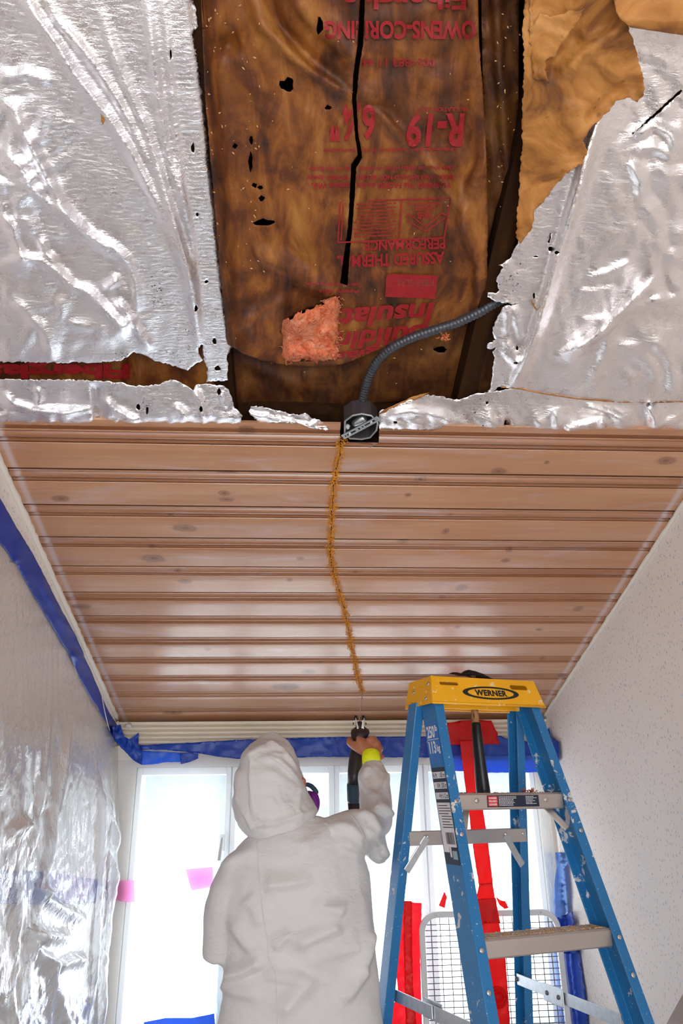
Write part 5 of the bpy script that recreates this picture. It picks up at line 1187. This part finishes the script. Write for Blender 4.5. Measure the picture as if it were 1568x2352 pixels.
# body under the clothes: one continuous surface with head, hands and five fingers each
m = MB()
limb(m, [(Vector((pc.x, 2.13, .80)), .13, .095), (Vector((pc.x, 2.13, .95)), .125, .09), (Vector((pc.x-.005, 2.14, 1.12)), .135, .095), (neck + Vector((0, 0, -.10)), .13, .08), (neck + Vector((0, 0, -.03)), .06, .055), (neck + Vector((0, .005, .02)), .05, .05)], 18)
up_h = Vector((-.12, -.10, 1)).normalized()
R = []
for t, ra, rb, fy in ((-.115, .035, .045, .035), (-.09, .055, .065, .025), (-.05, .066, .080, .012), (0, .073, .090, 0), (.045, .074, .092, -.003), (.085, .060, .076, -.006), (.108, .034, .044, -.006), (.116, .012, .016, -.006)):
    R.append((headc + up_h*t + Vector((.3, .95, 0))*fy, Vector((.95, -.3, 0))*ra, Vector((.3, .95, .1))*rb))
m.rings(R, 20)
fdir = Vector((.30, .93, .20)).normalized(); sdir = Vector((.95, -.3, 0))
m.tube([headc + fdir*.080 + up_h*.012, headc + fdir*.105 - up_h*.022, headc + fdir*.088 - up_h*.030], [.008, .014, .012], 8)       # nose
m.tube([headc + fdir*.078 - up_h*.058 - sdir*.02, headc + fdir*.088 - up_h*.058, headc + fdir*.078 - up_h*.058 + sdir*.02], [.006, .009, .006], 8)   # lips
for s in (-1, 1):
    m.tube([headc + sdir*s*.070 + up_h*.02, headc + sdir*s*.084 - fdir*.01 + up_h*.015, headc + sdir*s*.080 - fdir*.004 - up_h*.03], [.008, .012, .007], 8)  # ears
    m.tube([headc + fdir*.078 + sdir*s*.03 + up_h*.028, headc + fdir*.080 + sdir*s*.045 + up_h*.028], [.010, .008], 8)                                       # brow
    hx = pc.x + s*.085
    limb(m, [(Vector((hx, 2.13, .80)), .085), (Vector((hx+s*.02, 2.15, .47)), .058), (Vector((hx+s*.02, 2.12, .36)), .056), (Vector((hx+s*.025, 2.12, .10)), .038), (Vector((hx+s*.025, 2.16, .035)), .040, .032), (Vector((hx+s*.035, 2.27, .030)), .036, .024)], 14)
limb(m, [(shL, .044), (shL.lerp(elL, .5), .040), (elL, .038), (elL.lerp(wrL, .3), .040), (wrL, .027)], 12)
limb(m, [(shR, .052), (shR.lerp(elR, .5), .044), (elR, .038), (elR.lerp(wrR, .3), .040), (wrR, .028)], 12)
def pth(*q): return [atY(*p) for p in q]
# right hand: palm behind the saw, fingers round its right and far side, thumb round the left
m.rings([(atY(856, 1752, 2.425), Vector((.026, 0, .004)), Vector((0, .020, .004))), (atY(854, 1737, 2.432), Vector((.029, 0, .002)), Vector((0, .019, .004))), (atY(849, 1722, 2.440), Vector((.038, 0, -.012)), Vector((.004, .018, .006))),
         (atY(846, 1709, 2.447), Vector((.043, 0, -.020)), Vector((.006, .017, .006))), (atY(845, 1702, 2.452), Vector((.036, 0, -.018)), Vector((.006, .015, .006)))], 18)
for k, (x, y, r, e) in enumerate(((853,1698,.0098,0), (863,1705,.0100,3), (871,1715,.0095,1), (876,1730,.0082,-5))):
    ch = pth((x-10, y+4, 2.446), (x, y, 2.452), (x+7-k*2, y-1, 2.482), (x+1-k*2+e, y+1, 2.516), (x-20-k*4+e, y+2, 2.532), (x-34-k*6+e, y+3, 2.524))
    m.tube([c + Vector((0, 0, -.004*k)) for c in ch], [r*1.1, r*1.12, r, r*.98, r*.9, r*.7], 10)
m.tube(pth((846,1730,2.440), (828,1722,2.446), (812,1712,2.458), (803,1705,2.476), (803,1699,2.500), (810,1697,2.516)), [.014, .0155, .0135, .0125, .0115, .008], 12)
# left hand steadying the saw from below
d = (haL-wrL).normalized()
m.rings([(wrL, Vector((.027, 0, 0)), Vector((0, .012, .018))), (wrL.lerp(haL, .5), Vector((.034, 0, .01)), Vector((0, .010, .016))), (haL, Vector((.036, 0, .012)), Vector((0, .010, .014)))], 14)
for k in range(4):
    b = haL + Vector((-.028 + .019*k, 0, .008)); m.tube([b, b + Vector((.012, .03, .015)), b + Vector((.020, .045, .0)), b + Vector((.022, .042, -.02))], [.009, .0088, .008, .006], 8)
m.tube([wrL.lerp(haL, .4), haL + Vector((-.04, -.01, .03)), haL + Vector((-.03, .0, .055))], [.012, .011, .008], 8)
put(remesh(m, .0042, 3), 'body', MAT['skin'], per)
for s in (-1, 1):
    hx = pc.x + s*.085 + s*.03
    MB().rings([(Vector((hx-pc.x, -.10, .045)), Vector((.036, 0, 0)), Vector((0, .01, .035))), (Vector((hx-pc.x, -.03, .060)), Vector((.044, 0, 0)), Vector((0, 0, .058))), (Vector((hx-pc.x+s*.004, .06, .045)), Vector((.047, 0, 0)), Vector((0, 0, .043))), (Vector((hx-pc.x+s*.01, .15, .034)), Vector((.044, 0, 0)), Vector((0, 0, .032))), (Vector((hx-pc.x+s*.01, .19, .028)), Vector((.026, 0, 0)), Vector((0, 0, .02)))], 16).obj('shoe', MAT['blackplastic'], per, smooth=True)

# coverall: torso, sleeves and legs in one cloth surface
m = MB(); R = []
for y, xl, xr, dep, dy in ((1872,665,735,.045,.01),(1886,625,758,.065,.008),(1902,592,782,.082,.005),(1930,556,812,.098,0),(1965,526,840,.110,0),(2005,510,853,.118,0),(2060,503,857,.122,0),(2120,503,862,.124,0),(2180,507,868,.124,0),(2240,511,874,.124,0),(2300,505,880,.128,0),(2360,499,886,.130,0),(2450,494,892,.132,0)):
    a, b = atY(xl, y, Y0), atY(xr, y, Y0); R.append(((a+b)/2 + Vector((0, dy, 0)), (b-a)/2, Vector((0, dep, 0))))
cl = R[-1][0]
for z, hw, dep in ((.80, .205, .135), (.72, .200, .130), (.69, .14, .09)): R.append((Vector((pc.x, Y0, z)), Vector((hw, 0, 0)), Vector((0, dep, 0))))
m.rings(R, 30)
for s in (-1, 1):
    hx = pc.x + s*.095
    limb(m, [(Vector((hx, 2.14, .80)), .105), (Vector((hx+s*.005, 2.14, .62)), .100), (Vector((hx+s*.015, 2.15, .45)), .088), (Vector((hx+s*.02, 2.14, .25)), .080), (Vector((hx+s*.025, 2.12, .10)), .066)], 16)
limb(m, [(atY(570, 1985, 2.14), .060, .070), (atY(535, 2050, 2.14), .064, .068), (atY(519, 2120, 2.15), .062, .066), (atY(517, 2172, 2.16), .064, .064), (atY(545, 2205, 2.20), .058), (elL.lerp(wrL, .5), .052), (wrL, .036)], 18)
limb(m, [(atY(765, 1938, 2.13), .070, .075), (atY(805, 1915, 2.16), .066, .074), (atY(840, 1905, 2.21), .060, .068), (atY(862, 1885, 2.26), .052, .062), (atY(862, 1850, 2.32), .050, .052), (atY(858, 1812, 2.36), .050, .050), (atY(858, 1778, 2.395), .049, .046), (atY(857, 1756, 2.413), .035, .034)], 20)
limb(m, [(atY(835, 1920, 2.19), .050), (atY(862, 1945, 2.21), .040, .05), (atY(872, 1975, 2.21), .024, .035)], 14)   # slack cloth under the arm
cov = remesh(m, .006, 5)
V, N = mesh_np(cov); px, py = topx(V); front = np.clip(-N[:, 1]*2, 0, 1)
d = np.zeros(len(V))
for pts, wd_, ht in (([(673,2178),(730,2150),(788,2127)], 12, .012), ([(628,2181),(650,2160),(673,2143)], 9, .010), ([(826,2242),(842,2190),(852,2130)], 10, .012), ([(788,2305),(820,2260),(845,2226)], 11, .012),
  ([(517,2245),(560,2232),(609,2207)], 10, .014), ([(603,2038),(660,2032),(721,2018)], 12, .009), ([(641,2337),(690,2280),(721,2242)], 14, .010), ([(700,2210),(770,2190),(840,2170)], 14, .008),
  ([(560,2060),(590,2090),(600,2130)], 14, .008), ([(720,2060),(760,2090),(790,2100)], 12, .007), ([(510,2000),(540,1975),(590,1950)], 9, .007), ([(690,1960),(740,1920),(760,1890)], 10, .008), ([(760,1900),(800,1905),(835,1935)], 8, .010),
  ([(770,1935),(815,1950),(850,1960)], 8, .008), ([(840,1900),(870,1940),(888,1975)], 6, .010), ([(820,1860),(850,1880),(872,1920)], 7, .010), ([(855,1850),(885,1862),(900,1880)], 6, .010), ([(830,1790),(845,1815),(880,1850)], 7, .008), ([(818,1800),(840,1780),(850,1760)], 6, .007), ([(890,1770),(880,1800),(870,1830)], 6, .008),
  ([(530,2110),(560,2160),(580,2190)], 12, .008), ([(600,2240),(650,2252),(700,2250)], 9, .007), ([(500,2260),(540,2280),(600,2290)], 12, .009), ([(850,2060),(800,2080),(700,2100)], 14, .007)):
    d += ridge(px, py, pts, wd_*1.3, ht*1.0)
d *= front
q_ = V[:, 0]*.8 + V[:, 1]*.6
d = d*1.7 + .024*crumple(q_, V[:, 2]*1.0 + .4*q_, .16, 91, 5) + .009*crumple(q_, V[:, 2], .06, 92, 5) - .011
cov.vertices.foreach_set('co', (V + N*d[:, None]).ravel()); cov.update()
cvo = put(cov, 'coverall', MAT['coverall'], per)
# hood: its own piece of cloth, hem lying over the shoulders
rows = [((612,1692),(636,1690),.030,2.165),((590,1697),(649,1694),.058,2.165),((568,1711),(664,1704),.082,2.163),((552,1735),(677,1722),.098,2.162),((542,1768),(689,1752),.108,2.160),((536,1805),(697,1780),.112,2.158),((533,1842),(704,1808),.112,2.156),((534,1872),(722,1840),.110,2.155),((543,1895),(732,1860),.106,2.154),((557,1911),(730,1870),.100,2.152),((570,1921),(716,1880),.092,2.150)]
R = []
for a, b, dep, Yh in rows:
    A_, B_ = atY(*a, Yh), atY(*b, Yh); R.append(((A_+B_)/2, (B_-A_)/2, Vector((0, dep, .02))))
R.append((R[-1][0] + Vector((0, 0, .004)), R[-1][1]*.86, R[-1][2]*.86)); R.append((R[-1][0] + Vector((0, 0, .05)), R[-1][1]*.8, R[-1][2]*.8))
m = MB().rings(R, 40)
hd = remesh(m, .0055, 3); V, N = mesh_np(hd); px, py = topx(V)
d = np.zeros(len(V)); fr = np.clip(-N[:, 1]*2+.3, 0, 1)
for pts, wd_, ht in (([(560,1745),(600,1715),(640,1712)], 7, .006), ([(600,1740),(640,1745),(690,1800)], 6, .007), ([(573,1720),(575,1790),(580,1890)], 5, .005), ([(590,1760),(660,1790),(720,1830)], 9, .004), ([(575,1900),(640,1890),(725,1862)], 5, .008), ([(545,1760),(540,1800),(548,1850)], 8, .006),
  ([(600,1700),(650,1720),(675,1760)], 6, .006), ([(585,1870),(600,1880),(620,1898)], 5, .006), ([(690,1800),(684,1850),(690,1880)], 5, .005), ([(620,1730),(655,1735),(685,1770)], 4, .005), ([(553,1860),(570,1890),(580,1910)], 6, .006)):
    d += ridge(px, py, pts, wd_, ht)
d *= fr; q_ = V[:, 0]*.8 + V[:, 1]*.6
d = d*1.3 + .018*crumple(q_, V[:, 2], .09, 95, 5) + .006*crumple(q_, V[:, 2], .035, 96, 5) - .009
hd.vertices.foreach_set('co', (V + N*d[:, None]).ravel()); hd.update()
hdo = put(hd, 'hood', MAT['coverall'], per)
# stitched seams following the cloth
def bvh(o): me = o.data; return BVHTree.FromPolygons([v.co[:] for v in me.vertices], [p.vertices[:] for p in me.polygons])
bv, bh = bvh(cvo), bvh(hdo)
def seam(name, pts, bvt, r=.0016):
    out = []
    for (x0, y0), (x1, y1) in zip(pts, pts[1:]):
        n = max(2, int(math.hypot(x1-x0, y1-y0)/5))
        for k in range(n):
            x, y = x0+(x1-x0)*k/n, y0+(y1-y0)*k/n; dv = Vector(rays(x, y)[0]).normalized(); hitp = bvt.ray_cast(EYE, dv)
            if hitp[0]: out.append(hitp[0] - dv*.0006)
    if len(out) > 2:
        o = MB().tube(out, r, 6).obj(name, MAT['coverall'], per, smooth=True); o.matrix_parent_inverse = per.matrix_world.inverted()
seam('back_seam', [(590,1932),(595,2018),(603,2098),(614,2162),(617,2203),(635,2242),(638,2352),(640,2400)], bv)
seam('armhole_seam', [(786,1858),(810,1875),(829,1907),(845,1945),(851,1985)], bv)
seam('hood_seam', [(573,1747),(573,1798),(577,1843),(584,1891)], bh); seam('hood_seam', [(622,1741),(655,1765),(688,1803)], bh); seam('hood_seam', [(575,1745),(598,1728),(622,1741)], bh, .0012)
# neon cuff of the glove liner at the wrist
ax = (wrR - elR).normalized(); ca = atY(852, 1741, 2.424); a = ax.cross(Vector((0, 1, 0))).normalized(); b = ax.cross(a)
MB().rings([(ca - ax*.03, a*.030, b*.028), (ca, a*.0295, b*.0275), (ca + ax*.016, a*.0285, b*.026), (ca + ax*.019, a*.027, b*.024)], 22).obj('glove_cuff', MAT['neon'], per, smooth=True).matrix_parent_inverse = per.matrix_world.inverted()
# respirator
rs = []
def ob(o): o.matrix_parent_inverse = per.matrix_world.inverted(); return o
fc_ = headc + fdir*.085 - up_h*.045
ob(MB().rings([(fc_ - fdir*.035, sdir*.058, up_h*.062), (fc_, sdir*.052, up_h*.055), (fc_ + fdir*.03, sdir*.036, up_h*.036), (fc_ + fdir*.045, sdir*.02, up_h*.02)], 18).obj('respirator_mask', MAT['blackplastic'], per, smooth=True))
cc = atY(713, 1848, 2.235); nn = Vector((.85, .45, -.15)).normalized()
ob(MB().disc(cc - nn*.012, nn, .036, .028, 24, .002).obj('filter_cartridge', MAT['purple'], per, smooth=True))
cc2 = fc_ - sdir*.05 + fdir*.01; ob(MB().disc(cc2, -sdir + fdir*.4, .036, .028, 24, .002).obj('filter_cartridge', MAT['purple'], per, smooth=True))
ob(MB().tube(pth((697,1803,2.21), (706,1802,2.22), (715,1806,2.23), (722,1813,2.235), (727,1820,2.235), (728,1824,2.235)), [.005, .0062, .0068, .007, .0066, .004], 10).obj('mask_strap_arm', MAT['navy_plastic'], per, smooth=True))

# ---------------------------------------------------------------- reciprocating saw
Ct = atC(832, 1588, .004)
saw = empty('reciprocating_saw', atY(827, 1684, 2.50)); tag(saw, 'black reciprocating saw held upright with its thin blade in the ceiling boards', 'saw'); bpy.context.view_layer.update()
SI = saw.matrix_world.inverted()
def sp_(*p): return SI @ atY(*p)
bd = [(828,1668,2.515,.011,.011),(827,1673,2.508,.022,.018),(827,1677,2.503,.030,.028),(827,1683,2.499,.0315,.029),(826,1689,2.497,.029,.027),(824,1702,2.494,.021,.021),(820,1725,2.488,.022,.023),(817,1745,2.482,.023,.025),(814,1770,2.474,.0225,.025),(812,1800,2.464,.020,.024)]
MB().rings([(sp_(x, y, Y), Vector((ra, 0, 0)), Vector((0, rb, .006))) for x, y, Y, ra, rb in bd], 20).obj('body', MAT['sawbody'], saw, smooth=True)
MB().rings([(sp_(x, y, Y), Vector((ra, 0, 0)), Vector((0, rb, .006))) for x, y, Y, ra, rb in ((812,1799,2.4645,.0205,.0245),(811,1803,2.463,.0208,.025),(811,1838,2.452,.0195,.024),(812,1843,2.450,.019,.023))], 20).obj('grip_band', MAT['navy_plastic'], saw, smooth=True)
MB().rings([(sp_(x, y, Y), Vector((ra, 0, 0)), Vector((0, rb, .006))) for x, y, Y, ra, rb in ((812,1842,2.450,.019,.023),(814,1870,2.44,.019,.026),(818,1900,2.43,.020,.030),(824,1935,2.42,.020,.030),(828,1950,2.415,.012,.018))], 20).obj('rear_handle', MAT['sawbody'], saw, smooth=True)
MB().rings([(sp_(825, 1674, 2.51), Vector((.011, 0, 0)), Vector((0, .011, 0))), (sp_(825.5, 1668, 2.512), Vector((.0135, 0, 0)), Vector((0, .013, 0))), (sp_(825.5, 1662, 2.515), Vector((.0125, 0, 0)), Vector((0, .012, 0))), (sp_(825.5, 1657, 2.518), Vector((.006, 0, 0)), Vector((0, .006, 0)))], 14).obj('blade_clamp', MAT['blackplastic'], saw, smooth=True)
for xa, xb, xs_ in ((816, 820, -1), (835, 833.5, 1)):
    MB().bar(sp_(xb, 1677, 2.510), sp_(xa, 1652, 2.518), .003, .030, (0, 1, 0)).bar(sp_(xb + xs_*-2.5, 1676, 2.500), sp_(xa - xs_*1.0, 1654, 2.506), .006, .003, (0, 1, 0)).obj('shoe_arm', MAT['chrome'], saw, bevel=.0008)
    MB().tube([sp_(xa-1*xs_*0, 1654, 2.512), sp_(xa + xs_*-.5, 1648, 2.514), sp_(xa - xs_*1.0, 1644.5, 2.516)], [.0048, .0058, .0045], 10).obj('shoe_tip', MAT['forged'], saw, smooth=True)
    MB().disc(sp_(xa + xs_*4, 1662, 2.512), (xs_, 0, 0), .004, .003, 10).obj('shoe_screw', MAT['forged'], saw, smooth=True)
b0 = sp_(824.5, 1660, 2.518); b1 = SI @ Ct; dd = (b1-b0).normalized()
MB().bar(b0, b1 + dd*.012, .0016, .014, (0, 1, 0)).obj('blade', MAT['galv'], saw)

# ---------------------------------------------------------------- small things
o = sheet('paper_scrap', [(232,252),(238,256),(242,264),(240,280),(236,287),(232,276)], lambda x, y, d: aC(x, y, NF - .012 - d), 4, MAT['kraft_back'], None, lambda x, y: .004*crumple(x, y, 12, 3), thick=.001, inv=CEIL_M)
tag(o, 'small brown paper sliver stuck on the left foil sheet', 'paper scrap')
o = sheet('paper_scrap', [(1221,690),(1226,700),(1233,710),(1234,714),(1227,708),(1220,694)], lambda x, y, d: aC(x, y, NF - .014 - d), 4, MAT['kraft_back'], None, lambda x, y: .003*crumple(x, y, 12, 4), thick=.001, inv=CEIL_M)
tag(o, 'tiny brown splinter on the right foil sheet near the conduit', 'paper scrap')
o = MB().tube([atX(x, y, XL + .018) for x, y in ((234,1600),(240,1632),(247,1662),(252,1678))], .0016, 6).obj('string', MAT['caulk'], smooth=True); tag(o, 'short white string hanging over the blue tape on the left wall', 'string')
pa, pb = atY(1574, 2352, 1.30), atY(1622, 2262, 1.30); dn = (pb - pa).normalized()
lo = pa - dn * ((pa.z - .02) / dn.z); hi = pa + dn * ((XR - .03 - pa.x) / dn.x)
mb_ = empty('metal_bar', (lo.x, lo.y, 0)); tag(mb_, 'bright metal bar leaning on the right wall in the bottom corner', 'bar')
a_, b_ = lo - mb_.location, hi - mb_.location
MB().bar(a_, b_, .030, .042, (0, 1, 0)).obj('bar', MAT['alu'], mb_, bevel=.004)
nr_ = dn.cross(Vector((0, 1, 0))); 
MB().disc(pa - mb_.location + dn*.025 + Vector((0, -.021, 0)), (0, -1, 0), .007, .002, 14).obj('bolt', MAT['forged'], mb_, smooth=True)
